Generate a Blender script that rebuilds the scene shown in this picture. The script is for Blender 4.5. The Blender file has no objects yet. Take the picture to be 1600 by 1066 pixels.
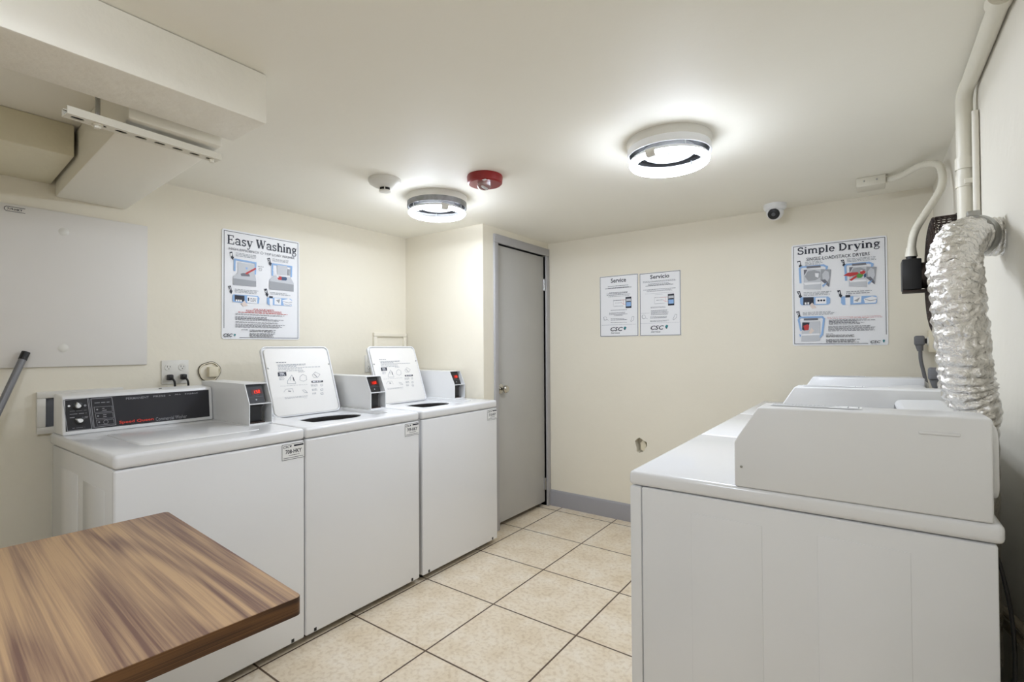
import bpy, bmesh, math, random
from mathutils import Vector, Matrix, noise

random.seed(7)
scene = bpy.context.scene
col = scene.collection
PI = math.pi

# ------------------------------------------------------------------ camera
CAM = Vector((0.0, 0.0, 1.2428))
YAW, PITCH, ROLL, FPX = math.radians(35.8752), math.radians(0.7533), math.radians(-0.3527), 772.53
fw = Vector((-math.sin(YAW) * math.cos(PITCH), math.cos(YAW) * math.cos(PITCH), math.sin(PITCH)))
rt = Vector((math.cos(YAW), math.sin(YAW), 0))
up = rt.cross(fw)
rt2 = rt * math.cos(ROLL) + up * math.sin(ROLL)
up2 = -rt * math.sin(ROLL) + up * math.cos(ROLL)
cd = bpy.data.cameras.new('camera')
cam = bpy.data.objects.new('camera', cd)
col.objects.link(cam)
cd.sensor_width = 36.0
cd.lens = FPX / 1600.0 * 36.0
cd.clip_start = 0.01
M3 = Matrix((rt2, up2, -fw)).transposed()
cam.matrix_world = Matrix.Translation(CAM) @ M3.to_4x4()
scene.camera = cam

# ------------------------------------------------------------------ world, exposure, light levels
world = bpy.data.worlds.new('world')
scene.world = world
world.use_nodes = True
world.node_tree.nodes['Background'].inputs['Color'].default_value = (1, 0.97, 0.92, 1)
world.node_tree.nodes['Background'].inputs['Strength'].default_value = 0.0
vs = scene.view_settings
vs.view_transform = 'Standard'
try:
    vs.look = 'None'
except Exception:
    pass
vs.gamma = 1.0
vs.use_curve_mapping = False
vs.exposure = 2.46
LAMP_EMIT = 19.0          # ring tubes of the ceiling lamps
LAMP_COLOR = (0.885, 0.965, 1.12)

# ------------------------------------------------------------------ materials
def srgb(r, g, b):
    f = lambda c: (c / 12.92 if c <= 0.04045 else ((c + 0.055) / 1.055) ** 2.4)
    return (f(r / 255), f(g / 255), f(b / 255), 1)

def mat(name, color, rough=0.5, metal=0.0, bump=0.0, bscale=40.0, var=0.0, vscale=3.0, coat=0.0, spec=0.5, detail=4.0):
    m = bpy.data.materials.new(name)
    m.use_nodes = True
    nt = m.node_tree
    b = nt.nodes['Principled BSDF']
    c = color if len(color) == 4 else (*color, 1)
    b.inputs['Base Color'].default_value = c
    b.inputs['Roughness'].default_value = rough
    b.inputs['Metallic'].default_value = metal
    b.inputs['Specular IOR Level'].default_value = spec
    if coat:
        b.inputs['Coat Weight'].default_value = coat
        b.inputs['Coat Roughness'].default_value = 0.08
    if bump or var:
        tc = nt.nodes.new('ShaderNodeTexCoord')
    if bump:
        n = nt.nodes.new('ShaderNodeTexNoise')
        n.inputs['Scale'].default_value = bscale
        n.inputs['Detail'].default_value = detail
        nt.links.new(tc.outputs['Object'], n.inputs['Vector'])
        bp = nt.nodes.new('ShaderNodeBump')
        bp.inputs['Strength'].default_value = bump
        bp.inputs['Distance'].default_value = 0.01
        nt.links.new(n.outputs['Fac'], bp.inputs['Height'])
        nt.links.new(bp.outputs['Normal'], b.inputs['Normal'])
    if var:
        n2 = nt.nodes.new('ShaderNodeTexNoise')
        n2.inputs['Scale'].default_value = vscale
        n2.inputs['Detail'].default_value = 5
        nt.links.new(tc.outputs['Object'], n2.inputs['Vector'])
        r = nt.nodes.new('ShaderNodeValToRGB')
        r.color_ramp.elements[0].position = 0.35
        r.color_ramp.elements[1].position = 0.65
        r.color_ramp.elements[0].color = (c[0] * (1 - var), c[1] * (1 - var), c[2] * (1 - var * 1.2), 1)
        r.color_ramp.elements[1].color = c
        nt.links.new(n2.outputs['Fac'], r.inputs['Fac'])
        nt.links.new(r.outputs['Color'], b.inputs['Base Color'])
    return m

def emit(name, color, strength):
    m = bpy.data.materials.new(name)
    m.use_nodes = True
    nt = m.node_tree
    nt.nodes.remove(nt.nodes['Principled BSDF'])
    e = nt.nodes.new('ShaderNodeEmission')
    e.inputs['Color'].default_value = (*color[:3], 1)
    e.inputs['Strength'].default_value = strength
    nt.links.new(e.outputs['Emission'], nt.nodes['Material Output'].inputs['Surface'])
    return m

M = {}
M['wall'] = mat('cream wall paint', srgb(240, 233, 215), 0.55, bump=0.12, bscale=22, var=0.03, vscale=1.5)
M['wall_grey'] = mat('off white wall paint', srgb(234, 229, 216), 0.55, bump=0.12, bscale=22, var=0.03, vscale=1.5)
M['ceil'] = mat('ceiling paint', srgb(248, 244, 231), 0.6, bump=0.12, bscale=14, var=0.02, vscale=1.2)
M['plaster'] = mat('rough painted plaster', srgb(243, 238, 224), 0.55, bump=0.45, bscale=16, detail=7)
M['plaster_y'] = mat('yellowed plaster', srgb(230, 222, 194), 0.6, bump=0.35, bscale=18)
M['enamel'] = mat('white enamel', srgb(236, 236, 236), 0.22, coat=0.3)
M['enamel2'] = mat('white enamel housing', srgb(234, 234, 233), 0.3, coat=0.15)
M['inner'] = mat('lid liner enamel', srgb(235, 232, 226), 0.5)
M['plate'] = mat('grey white plate', srgb(229, 225, 218), 0.5)
M['plastic'] = mat('white plastic', srgb(226, 223, 214), 0.4)
M['plastic_cream'] = mat('cream plastic', srgb(226, 216, 190), 0.45)
M['pipe'] = mat('painted pipe', srgb(226, 221, 205), 0.4, bump=0.15, bscale=40)
M['black'] = mat('black plastic', srgb(24, 24, 26), 0.4)
M['blackgloss'] = mat('black gloss panel', srgb(40, 40, 46), 0.22)
M['darkgrey'] = mat('dark grey', srgb(92, 94, 98), 0.5)
M['grey_plug'] = mat('grey rubber', srgb(112, 112, 114), 0.5)
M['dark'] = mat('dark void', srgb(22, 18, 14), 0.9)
M['rust'] = mat('rusty black', srgb(52, 36, 28), 0.7, var=0.5, vscale=60)
M['door'] = mat('grey door paint', srgb(190, 188, 183), 0.45, bump=0.05, bscale=30, var=0.03, vscale=3)
M['frame'] = mat('grey frame paint', srgb(176, 174, 174), 0.4)
M['base'] = mat('baseboard paint', srgb(162, 160, 162), 0.38)
M['chrome'] = mat('brushed nickel', srgb(200, 196, 186), 0.18, metal=1.0)
M['steel'] = mat('galvanised steel', srgb(172, 172, 168), 0.35, metal=0.9, bump=0.1)
M['band'] = mat('dull metal band', srgb(150, 150, 152), 0.5, metal=0.3, var=0.3, vscale=30)
M['foil'] = mat('aluminium foil', srgb(226, 224, 220), 0.24, metal=1.0, bump=0.9, bscale=70, detail=7)
M['red'] = mat('red alarm plastic', srgb(140, 28, 28), 0.35)
M['white'] = mat('white gloss', srgb(240, 240, 240), 0.3)
M['paper'] = mat('white paper', srgb(244, 244, 242), 0.7)
M['sign'] = mat('sign board', srgb(244, 244, 245), 0.45)
M['hose'] = mat('beige hose', srgb(150, 140, 120), 0.6)
M['pole'] = mat('grey pole', srgb(128, 128, 130), 0.4, metal=0.2)
M['tube'] = emit('lit ring tube', LAMP_COLOR, LAMP_EMIT)
M['tube_fill'] = emit('lit ring tube, newer', LAMP_COLOR, LAMP_EMIT * 1.2)  # stronger tube for the added fill lamp
M['led'] = emit('red digits', (1.0, 0.03, 0.01), 0.75)
M['ledglow'] = mat('red digit glow', srgb(84, 10, 9), 0.3)  # dark red patch painted as the glow around the digits
M['pan_shade'] = mat('shaded inner pan', srgb(16, 16, 16), 0.7)  # near-black colour stands in for shade inside the lamp pan
M['lampgrey'] = mat('dimmed lamp reflector', srgb(120, 119, 116), 0.6)  # colour darkened to offset the glare of the tube beside it
INK = {'K': (26, 28, 44), 'D': (112, 112, 120), 'M': (164, 166, 170), 'L': (204, 206, 210), 'W': (246, 246, 248), 'B': (148, 184, 228),
       'R': (196, 52, 50), 'r': (222, 130, 124), 'F': (232, 216, 206), 'N': (56, 84, 120), 'g': (84, 150, 60), 'T': (40, 130, 136), 'G': (150, 150, 154)}
for k, c in INK.items():
    M['ink' + k] = mat('ink ' + k, srgb(*c), 0.5)
M['inkR2'] = mat('orange red print', srgb(226, 62, 44), 0.5)

# floor tiles: grout grid from the object's own coordinates
def tile_material():
    m = bpy.data.materials.new('beige floor tile')
    m.use_nodes = True
    nt = m.node_tree
    N, L = nt.nodes, nt.links
    b = N['Principled BSDF']
    tc = N.new('ShaderNodeTexCoord')
    mp = N.new('ShaderNodeMapping')
    T = 0.4521
    mp.inputs['Location'].default_value = (1.4928 / T, -1.8965 / T, 0)
    mp.inputs['Scale'].default_value = (1 / T, 1 / T, 1)
    L.new(tc.outputs['Object'], mp.inputs['Vector'])
    sep = N.new('ShaderNodeSeparateXYZ')
    L.new(mp.outputs['Vector'], sep.inputs['Vector'])
    ds = []
    for ax in ('X', 'Y'):
        f = N.new('ShaderNodeMath'); f.operation = 'FRACT'
        L.new(sep.outputs[ax], f.inputs[0])
        s = N.new('ShaderNodeMath'); s.operation = 'SUBTRACT'; s.inputs[1].default_value = 0.5
        L.new(f.outputs[0], s.inputs[0])
        a = N.new('ShaderNodeMath'); a.operation = 'ABSOLUTE'
        L.new(s.outputs[0], a.inputs[0])
        ds.append(a)
    mx = N.new('ShaderNodeMath'); mx.operation = 'MAXIMUM'
    L.new(ds[0].outputs[0], mx.inputs[0]); L.new(ds[1].outputs[0], mx.inputs[1])
    g = N.new('ShaderNodeMapRange')
    g.inputs['From Min'].default_value = 0.4895
    g.inputs['From Max'].default_value = 0.4935
    L.new(mx.outputs[0], g.inputs['Value'])
    n1 = N.new('ShaderNodeTexNoise'); n1.inputs['Scale'].default_value = 7; n1.inputs['Detail'].default_value = 8; n1.inputs['Roughness'].default_value = 0.65
    L.new(tc.outputs['Object'], n1.inputs['Vector'])
    r1 = N.new('ShaderNodeValToRGB')
    e = r1.color_ramp.elements
    e[0].position = 0.32; e[0].color = srgb(224, 206, 176)
    e[1].position = 0.7; e[1].color = srgb(242, 231, 212)
    em = r1.color_ramp.elements.new(0.5); em.color = srgb(235, 220, 195)
    L.new(n1.outputs['Fac'], r1.inputs['Fac'])
    n2 = N.new('ShaderNodeTexNoise'); n2.inputs['Scale'].default_value = 55; n2.inputs['Detail'].default_value = 4
    L.new(tc.outputs['Object'], n2.inputs['Vector'])
    r2 = N.new('ShaderNodeValToRGB')
    r2.color_ramp.elements[0].position = 0.38; r2.color_ramp.elements[0].color = (0.8, 0.75, 0.68, 1)
    r2.color_ramp.elements[1].position = 0.52; r2.color_ramp.elements[1].color = (1, 1, 1, 1)
    L.new(n2.outputs['Fac'], r2.inputs['Fac'])
    mm = N.new('ShaderNodeMixRGB'); mm.blend_type = 'MULTIPLY'; mm.inputs['Fac'].default_value = 0.6
    L.new(r1.outputs['Color'], mm.inputs['Color1']); L.new(r2.outputs['Color'], mm.inputs['Color2'])
    mg = N.new('ShaderNodeMixRGB'); mg.inputs['Color2'].default_value = srgb(92, 72, 54)
    L.new(g.outputs[0], mg.inputs['Fac']); L.new(mm.outputs['Color'], mg.inputs['Color1'])
    L.new(mg.outputs['Color'], b.inputs['Base Color'])
    b.inputs['Roughness'].default_value = 0.42
    bp = N.new('ShaderNodeBump'); bp.inputs['Strength'].default_value = 0.4; bp.inputs['Distance'].default_value = 0.002; bp.invert = True
    L.new(g.outputs[0], bp.inputs['Height']); L.new(bp.outputs['Normal'], b.inputs['Normal'])
    return m
M['tile'] = tile_material()

def wood_material(name, dark, mid, light, ysc):
    m = bpy.data.materials.new(name)
    m.use_nodes = True
    nt = m.node_tree
    N, L = nt.nodes, nt.links
    b = N['Principled BSDF']
    tc = N.new('ShaderNodeTexCoord')
    mp = N.new('ShaderNodeMapping')
    mp.inputs['Scale'].default_value = (0.75, ysc, ysc)
    L.new(tc.outputs['Object'], mp.inputs['Vector'])
    n0 = N.new('ShaderNodeTexNoise'); n0.inputs['Scale'].default_value = 1.0; n0.inputs['Detail'].default_value = 1.5; n0.inputs['Distortion'].default_value = 0.25
    L.new(mp.outputs['Vector'], n0.inputs['Vector'])
    # soft contour bands of a stretched field give the flame shaped grain
    mu = N.new('ShaderNodeMath'); mu.operation = 'MULTIPLY'; mu.inputs[1].default_value = 34.0
    L.new(n0.outputs['Fac'], mu.inputs[0])
    sn = N.new('ShaderNodeMath'); sn.operation = 'SINE'
    L.new(mu.outputs[0], sn.inputs[0])
    mp2 = N.new('ShaderNodeMapping'); mp2.inputs['Scale'].default_value = (2.2, ysc * 26, ysc * 26)
    L.new(tc.outputs['Object'], mp2.inputs['Vector'])
    n1 = N.new('ShaderNodeTexNoise'); n1.inputs['Scale'].default_value = 1.0; n1.inputs['Detail'].default_value = 7.0; n1.inputs['Roughness'].default_value = 0.62
    L.new(mp2.outputs['Vector'], n1.inputs['Vector'])
    mp3 = N.new('ShaderNodeMapping'); mp3.inputs['Scale'].default_value = (0.7, ysc * 5.5, ysc * 5.5)
    L.new(tc.outputs['Object'], mp3.inputs['Vector'])
    n3 = N.new('ShaderNodeTexNoise'); n3.inputs['Scale'].default_value = 1.0; n3.inputs['Detail'].default_value = 3.0
    L.new(mp3.outputs['Vector'], n3.inputs['Vector'])
    sc = N.new('ShaderNodeMath'); sc.operation = 'MULTIPLY_ADD'; sc.inputs[1].default_value = 0.17; sc.inputs[2].default_value = -0.575
    L.new(sn.outputs[0], sc.inputs[0])
    ad = N.new('ShaderNodeMath'); ad.operation = 'MULTIPLY_ADD'; ad.inputs[1].default_value = 1.15
    L.new(n1.outputs['Fac'], ad.inputs[0]); L.new(sc.outputs[0], ad.inputs[2])
    ad2 = N.new('ShaderNodeMath'); ad2.operation = 'MULTIPLY_ADD'; ad2.inputs[1].default_value = 1.0
    L.new(n3.outputs['Fac'], ad2.inputs[0]); L.new(ad.outputs[0], ad2.inputs[2])
    ad = ad2
    r = N.new('ShaderNodeValToRGB')
    e = r.color_ramp.elements
    e[0].position = 0.22; e[0].color = dark
    e[1].position = 0.78; e[1].color = light
    k = e.new(0.48); k.color = mid
    L.new(ad.outputs[0], r.inputs['Fac'])
    L.new(r.outputs['Color'], b.inputs['Base Color'])
    b.inputs['Roughness'].default_value = 0.42
    return m
M['wood'] = wood_material('walnut laminate', srgb(112, 82, 70), srgb(152, 122, 96), srgb(186, 152, 114), 7.0)
M['woodedge'] = wood_material('dark walnut edge band', srgb(44, 24, 12), srgb(78, 50, 26), srgb(118, 80, 44), 1.0)
for nd in M['woodedge'].node_tree.nodes:
    if nd.type == 'MAPPING':
        nd.inputs['Scale'].default_value = (1.2, 1.2, nd.inputs['Scale'].default_value[1] * 14)

# ------------------------------------------------------------------ mesh helpers
class MB:
    """collects shapes into one mesh"""
    def __init__(self):
        self.bm = bmesh.new()
        self.mats = []
    def mi(self, m):
        m = M[m] if isinstance(m, str) else m
        if m not in self.mats:
            self.mats.append(m)
        return self.mats.index(m)
    def box(self, x0, x1, y0, y1, z0, z1, m, bev=0.0, seg=2):
        i = self.mi(m)
        b = bmesh.new()
        bmesh.ops.create_cube(b, size=1)
        for v in b.verts:
            v.co = Vector((x0 if v.co.x < 0 else x1, y0 if v.co.y < 0 else y1, z0 if v.co.z < 0 else z1))
        if bev:
            bmesh.ops.bevel(b, geom=b.edges[:], offset=bev, segments=seg, profile=0.5, affect='EDGES')
        self._merge(b, i)
        return self
    def _merge(self, b, i, mtx=None):
        for f in b.faces:
            f.material_index = i
        if mtx is not None:
            bmesh.ops.transform(b, matrix=mtx, verts=b.verts[:])
        me = bpy.data.meshes.new('t')
        b.to_mesh(me)
        self.bm.from_mesh(me)
        bpy.data.meshes.remove(me)
        b.free()
    def prism(self, prof, a0, a1, axis, m, bev=0.0, seg=2):
        """profile of (p,q) pairs extruded along axis: 'x' -> (y,z), 'y' -> (x,z), 'z' -> (x,y)"""
        i = self.mi(m)
        b = bmesh.new()
        def P(p, q, a):
            return {'x': (a, p, q), 'y': (p, a, q), 'z': (p, q, a)}[axis]
        lo = [b.verts.new(P(p, q, a0)) for p, q in prof]
        hi = [b.verts.new(P(p, q, a1)) for p, q in prof]
        n = len(prof)
        b.faces.new(lo); b.faces.new(hi)
        for k in range(n):
            b.faces.new((lo[k], lo[(k + 1) % n], hi[(k + 1) % n], hi[k]))
        bmesh.ops.recalc_face_normals(b, faces=b.faces[:])
        if bev:
            bmesh.ops.bevel(b, geom=b.edges[:], offset=bev, segments=seg, profile=0.5, affect='EDGES')
        self._merge(b, i)
        return self
    def poly(self, pts, m):
        i = self.mi(m)
        f = self.bm.faces.new([self.bm.verts.new(p) for p in pts])
        f.material_index = i
        return self
    def lathe(self, prof, m, n=48, mtx=None, cap=True):
        """(r,z) profile turned about z"""
        i = self.mi(m)
        b = bmesh.new()
        rings = []
        for r, z in prof:
            if r < 1e-6:
                rings.append([b.verts.new((0, 0, z))])
            else:
                rings.append([b.verts.new((r * math.cos(2 * PI * k / n), r * math.sin(2 * PI * k / n), z)) for k in range(n)])
        for A, B in zip(rings, rings[1:]):
            for k in range(n):
                k2 = (k + 1) % n
                if len(A) == 1 and len(B) == 1:
                    continue
                if len(A) == 1:
                    b.faces.new((A[0], B[k], B[k2]))
                elif len(B) == 1:
                    b.faces.new((A[k], A[k2], B[0]))
                else:
                    b.faces.new((A[k], A[k2], B[k2], B[k]))
        if cap:
            for R in (rings[0], rings[-1]):
                if len(R) > 2:
                    try:
                        b.faces.new(R)
                    except ValueError:
                        pass
        bmesh.ops.recalc_face_normals(b, faces=b.faces[:])
        self._merge(b, i, mtx)
        return self
    def tube(self, pts, r, m, n=12, closed=False, cap=True, rfn=None):
        i = self.mi(m)
        b = bmesh.new()
        pts = [Vector(p) for p in pts]
        N = len(pts)
        prev = None
        rings = []
        for k, p in enumerate(pts):
            if closed:
                t = pts[(k + 1) % N] - pts[k - 1]
            else:
                t = pts[min(k + 1, N - 1)] - pts[max(k - 1, 0)]
            t.normalize()
            if prev is None:
                a = Vector((0, 0, 1)) if abs(t.z) < 0.9 else Vector((1, 0, 0))
                u = a.cross(t).normalized()
            else:
                u = (prev - t * prev.dot(t)).normalized()
            prev = u
            w = t.cross(u)
            rr = r[k] if isinstance(r, (list, tuple)) else r
            ring = []
            for q in range(n):
                an = 2 * PI * q / n
                s = rr if rfn is None else rr * rfn(k, an)
                ring.append(b.verts.new(p + (u * math.cos(an) + w * math.sin(an)) * s))
            rings.append(ring)
        R = list(zip(rings, rings[1:])) + ([(rings[-1], rings[0])] if closed else [])
        for A, B in R:
            for q in range(n):
                b.faces.new((A[q], A[(q + 1) % n], B[(q + 1) % n], B[q]))
        if cap and not closed:
            b.faces.new(rings[0]); b.faces.new(rings[-1])
        bmesh.ops.recalc_face_normals(b, faces=b.faces[:])
        self._merge(b, i)
        return self
    def rplate(self, x0, x1, y0, y1, z0, z1, r, m, bev=0.0, n=8, mtx=None):
        """plate with rounded corners in xy"""
        i = self.mi(m)
        b = bmesh.new()
        pr = rrect(x0, x1, y0, y1, r, n)
        lo = [b.verts.new((p, q, z0)) for p, q in pr]
        hi = [b.verts.new((p, q, z1)) for p, q in pr]
        k = len(pr)
        f0 = b.faces.new(lo); f1 = b.faces.new(hi)
        for j in range(k):
            b.faces.new((lo[j], lo[(j + 1) % k], hi[(j + 1) % k], hi[j]))
        bmesh.ops.recalc_face_normals(b, faces=b.faces[:])
        if bev:
            bmesh.ops.bevel(b, geom=list(f0.edges) + list(f1.edges), offset=bev, segments=3, profile=0.5, affect='EDGES')
        self._merge(b, i, mtx)
        return self
    def sphere(self, c, r, m, sx=1, sy=1, sz=1, n=24):
        i = self.mi(m)
        b = bmesh.new()
        bmesh.ops.create_uvsphere(b, u_segments=n, v_segments=n // 2, radius=r)
        self._merge(b, i, Matrix.Translation(c) @ Matrix.Diagonal((sx, sy, sz, 1)))
        return self
    def build(self, name, parent=None, smooth=35, loc=None):
        me = bpy.data.meshes.new(name)
        self.bm.to_mesh(me)
        self.bm.free()
        for m in self.mats:
            me.materials.append(m)
        if smooth:
            me.shade_smooth()
            me.set_sharp_from_angle(angle=math.radians(smooth))
        o = bpy.data.objects.new(name, me)
        col.objects.link(o)
        if parent is not None:
            o.parent = parent
        if loc is not None:
            o.location = loc
        return o

def rrect(x0, x1, y0, y1, r, n=8):
    out = []
    for cx, cy, a0 in ((x1 - r, y1 - r, 0), (x0 + r, y1 - r, PI / 2), (x0 + r, y0 + r, PI), (x1 - r, y0 + r, 1.5 * PI)):
        for k in range(n + 1):
            a = a0 + PI / 2 * k / n
            out.append((cx + r * math.cos(a), cy + r * math.sin(a)))
    return out

def spline(pts, n=12):
    """Catmull-Rom through pts"""
    P = [Vector(p) for p in pts]
    P = [P[0] * 2 - P[1]] + P + [P[-1] * 2 - P[-2]]
    out = []
    for i in range(1, len(P) - 2):
        for k in range(n):
            t = k / n
            a, b, c, d = P[i - 1], P[i], P[i + 1], P[i + 2]
            out.append(0.5 * ((2 * b) + (c - a) * t + (2 * a - 5 * b + 4 * c - d) * t * t + (-a + 3 * b - 3 * c + d) * t ** 3))
    out.append(P[-2])
    return out

def tag(o, label=None, cat=None, group=None, kind=None):
    if label: o['label'] = label
    if cat: o['category'] = cat
    if group: o['group'] = group
    if kind: o['kind'] = kind
    return o

def thing(name, label, cat, loc=(0, 0, 0), rz=0.0, group=None):
    o = bpy.data.objects.new(name, None)
    o.empty_display_size = 0.1
    col.objects.link(o)
    o.location = loc
    o.rotation_euler = (0, 0, rz)
    return tag(o, label, cat, group)

def boolean_cut(o, cutters):
    """subtract shapes from a mesh object and keep only the result"""
    for c in cutters:
        md = o.modifiers.new('cut', 'BOOLEAN')
        md.operation = 'DIFFERENCE'
        md.solver = 'EXACT'
        md.object = c
    bpy.context.view_layer.update()
    dg = bpy.context.evaluated_depsgraph_get()
    me = bpy.data.meshes.new_from_object(o.evaluated_get(dg))
    o.modifiers.clear()
    old = o.data
    o.data = me
    me.name = old.name
    bpy.data.meshes.remove(old)
    for c in cutters:
        d = c.data
        bpy.data.objects.remove(c)
        bpy.data.meshes.remove(d)
    me.shade_smooth()
    me.set_sharp_from_angle(angle=math.radians(35))
    return o

# ------------------------------------------------------------------ lettering and printed art
_tc = {}
def text_mesh(s, style=0):
    """(verts, faces) of a line of lettering scaled into the unit box; style 0 plain, 1 heavy italic, 2 heavy, 3 italic"""
    if (s, style) in _tc:
        return _tc[(s, style)]
    cu = bpy.data.curves.new('t', 'FONT')
    cu.body = s
    cu.resolution_u = 2
    cu.offset = {0: 0.004, 1: 0.02, 2: 0.02, 3: 0.008}[style]
    cu.shear = {0: 0, 1: 0.25, 2: 0, 3: 0.3}[style]
    ob = bpy.data.objects.new('t', cu)
    me = bpy.data.meshes.new_from_object(ob)
    V = [(v.co.x, v.co.y) for v in me.vertices]
    F = [tuple(p.vertices) for p in me.polygons]
    bpy.data.meshes.remove(me)
    bpy.data.objects.remove(ob)
    bpy.data.curves.remove(cu)
    xs = [v[0] for v in V]; ys = [v[1] for v in V]
    x0, x1, y0, y1 = min(xs), max(xs), min(ys), max(ys)
    V = [((x - x0) / (x1 - x0), (y - y0) / (y1 - y0)) for x, y in V]
    _tc[(s, style)] = (V, F)
    return V, F

def arc(cx, cy, rx, ry, a0, a1, n=10):
    return [(cx + rx * math.cos(math.radians(a0 + (a1 - a0) * k / n)), cy + ry * math.sin(math.radians(a0 + (a1 - a0) * k / n))) for k in range(n + 1)]

TH, TN, SR = 0.145, 0.07, 0.065       # thick stroke, thin stroke, serif height of the slab lettering
def slab(ch):
    """strokes (polyline, width) and advance of one slab serif letter; x height .5, capital height .72"""
    def V(x, y0, y1): return ([(x, y0), (x, y1)], TH)
    def B(x0, x1, y): return ([(x0, y), (x1, y)], SR)
    if ch == 'E': return [V(.13, 0, .72), B(.02, .55, .692), B(.02, .58, .028), ([(.13, .37), (.4, .37)], TN), ([(.53, .72), (.53, .54)], SR), ([(.56, 0), (.56, .2)], SR), ([(.4, .28), (.4, .46)], SR)], .64
    if ch == 'D': return [V(.13, 0, .72), B(.02, .3, .692), B(.02, .3, .028), ([(.25, .69)] + arc(.27, .36, .3, .33, 90, -90, 14) + [(.25, .03)], .12)], .68
    if ch == 'S': return [(arc(.27, .53, .19, .165, 20, 260, 12) + arc(.27, .19, .21, .175, 80, -160, 12), .115), ([(.46, .72), (.46, .52)], SR), ([(.06, 0), (.06, .22)], SR)], .56
    if ch == 'W': return [([(.1, .7), (.28, .02)], TH), ([(.28, .02), (.45, .6)], TN), ([(.45, .7), (.63, .02)], TH), ([(.63, .02), (.83, .7)], TN), B(0, .24, .692), B(.36, .56, .692), B(.72, .94, .692)], .94
    if ch == 'a': return [(arc(.24, .36, .17, .12, 165, 0, 8) + [(.41, .05)], .115), (arc(.23, .15, .17, .12, 60, 330, 12), .075), B(.37, .54, .028)], .54
    if ch == 's': return [(arc(.22, .37, .14, .105, 25, 255, 10) + arc(.22, .135, .15, .11, 75, -155, 10), .09), ([(.37, .5), (.37, .36)], .045), ([(.06, 0), (.06, .15)], .045)], .45
    if ch == 'y': return [([(.09, .48), (.27, .03)], TH), ([(.46, .48), (.26, -.08), (.2, -.18), (.1, -.2), (.06, -.13)], .06), B(0, .22, .475), B(.34, .55, .475)], .55
    if ch == 'h': return [V(.13, 0, .72), B(.02, .14, .692), B(.02, .25, .028), (arc(.29, .33, .16, .13, 170, 0, 8) + [(.45, 0)], .12), B(.34, .56, .028)], .58
    if ch == 'i': return [V(.12, 0, .5), B(.02, .13, .475), B(.01, .24, .028), ([(.12, .6), (.12, .71)], TH)], .26
    if ch == 'n': return [V(.13, 0, .5), B(.02, .14, .475), B(.02, .25, .028), (arc(.29, .33, .16, .13, 170, 0, 8) + [(.45, 0)], .12), B(.34, .56, .028)], .58
    if ch == 'm': return [V(.13, 0, .5), B(.02, .14, .475), B(.02, .24, .028), (arc(.28, .33, .15, .13, 170, 0, 8) + [(.43, 0)], .12), B(.34, .53, .028), (arc(.58, .33, .15, .13, 170, 0, 8) + [(.73, 0)], .12), B(.64, .84, .028)], .86
    if ch == 'g': return [(arc(.25, .34, .15, .14, 0, 360, 14), .1), ([(.38, .44), (.5, .47)], .06), ([(.14, .2), (.12, .1), (.36, .07), (.45, -.02), (.38, -.16), (.2, -.19), (.07, -.13), (.08, -.03), (.16, .05)], .06)], .53
    if ch == 'p': return [V(.13, -.2, .5), B(.02, .14, .475), B(.02, .26, -.175), (arc(.29, .25, .18, .215, 140, -140, 14), .115)], .56
    if ch == 'l': return [V(.12, 0, .72), B(.02, .13, .692), B(.01, .24, .028)], .26
    if ch == 'e': return [(arc(.25, .25, .18, .215, 0, 320, 16), .105), ([(.1, .27), (.42, .27)], TN)], .5
    if ch == 'r': return [V(.13, 0, .5), B(.02, .14, .475), B(.02, .27, .028), (arc(.3, .3, .15, .16, 170, 50, 6), .08), ([(.39, .42), (.39, .43)], .1)], .46
    return [], .25

def slab_polys(s):
    """quads of a slab serif line scaled to the unit box from baseline 0 to cap height 1"""
    x, out = 0.0, []
    for ch in s:
        st, adv = slab(ch)
        for pts, w in st:
            for k in range(len(pts) - 1):
                a, b = Vector(pts[k]), Vector(pts[k + 1])
                d = b - a
                if d.length < 1e-6:
                    continue
                d.normalize()
                e = 0.0 if len(pts) == 2 else w * 0.18
                a2, b2 = a - d * e, b + d * e
                n = Vector((-d.y, d.x)) * w / 2
                out.append([(x + q.x, q.y) for q in (a2 - n, b2 - n, b2 + n, a2 + n)])
        x += adv + 0.02
    return [[(q[0] / x, q[1] / .72) for q in p] for p in out]

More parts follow.
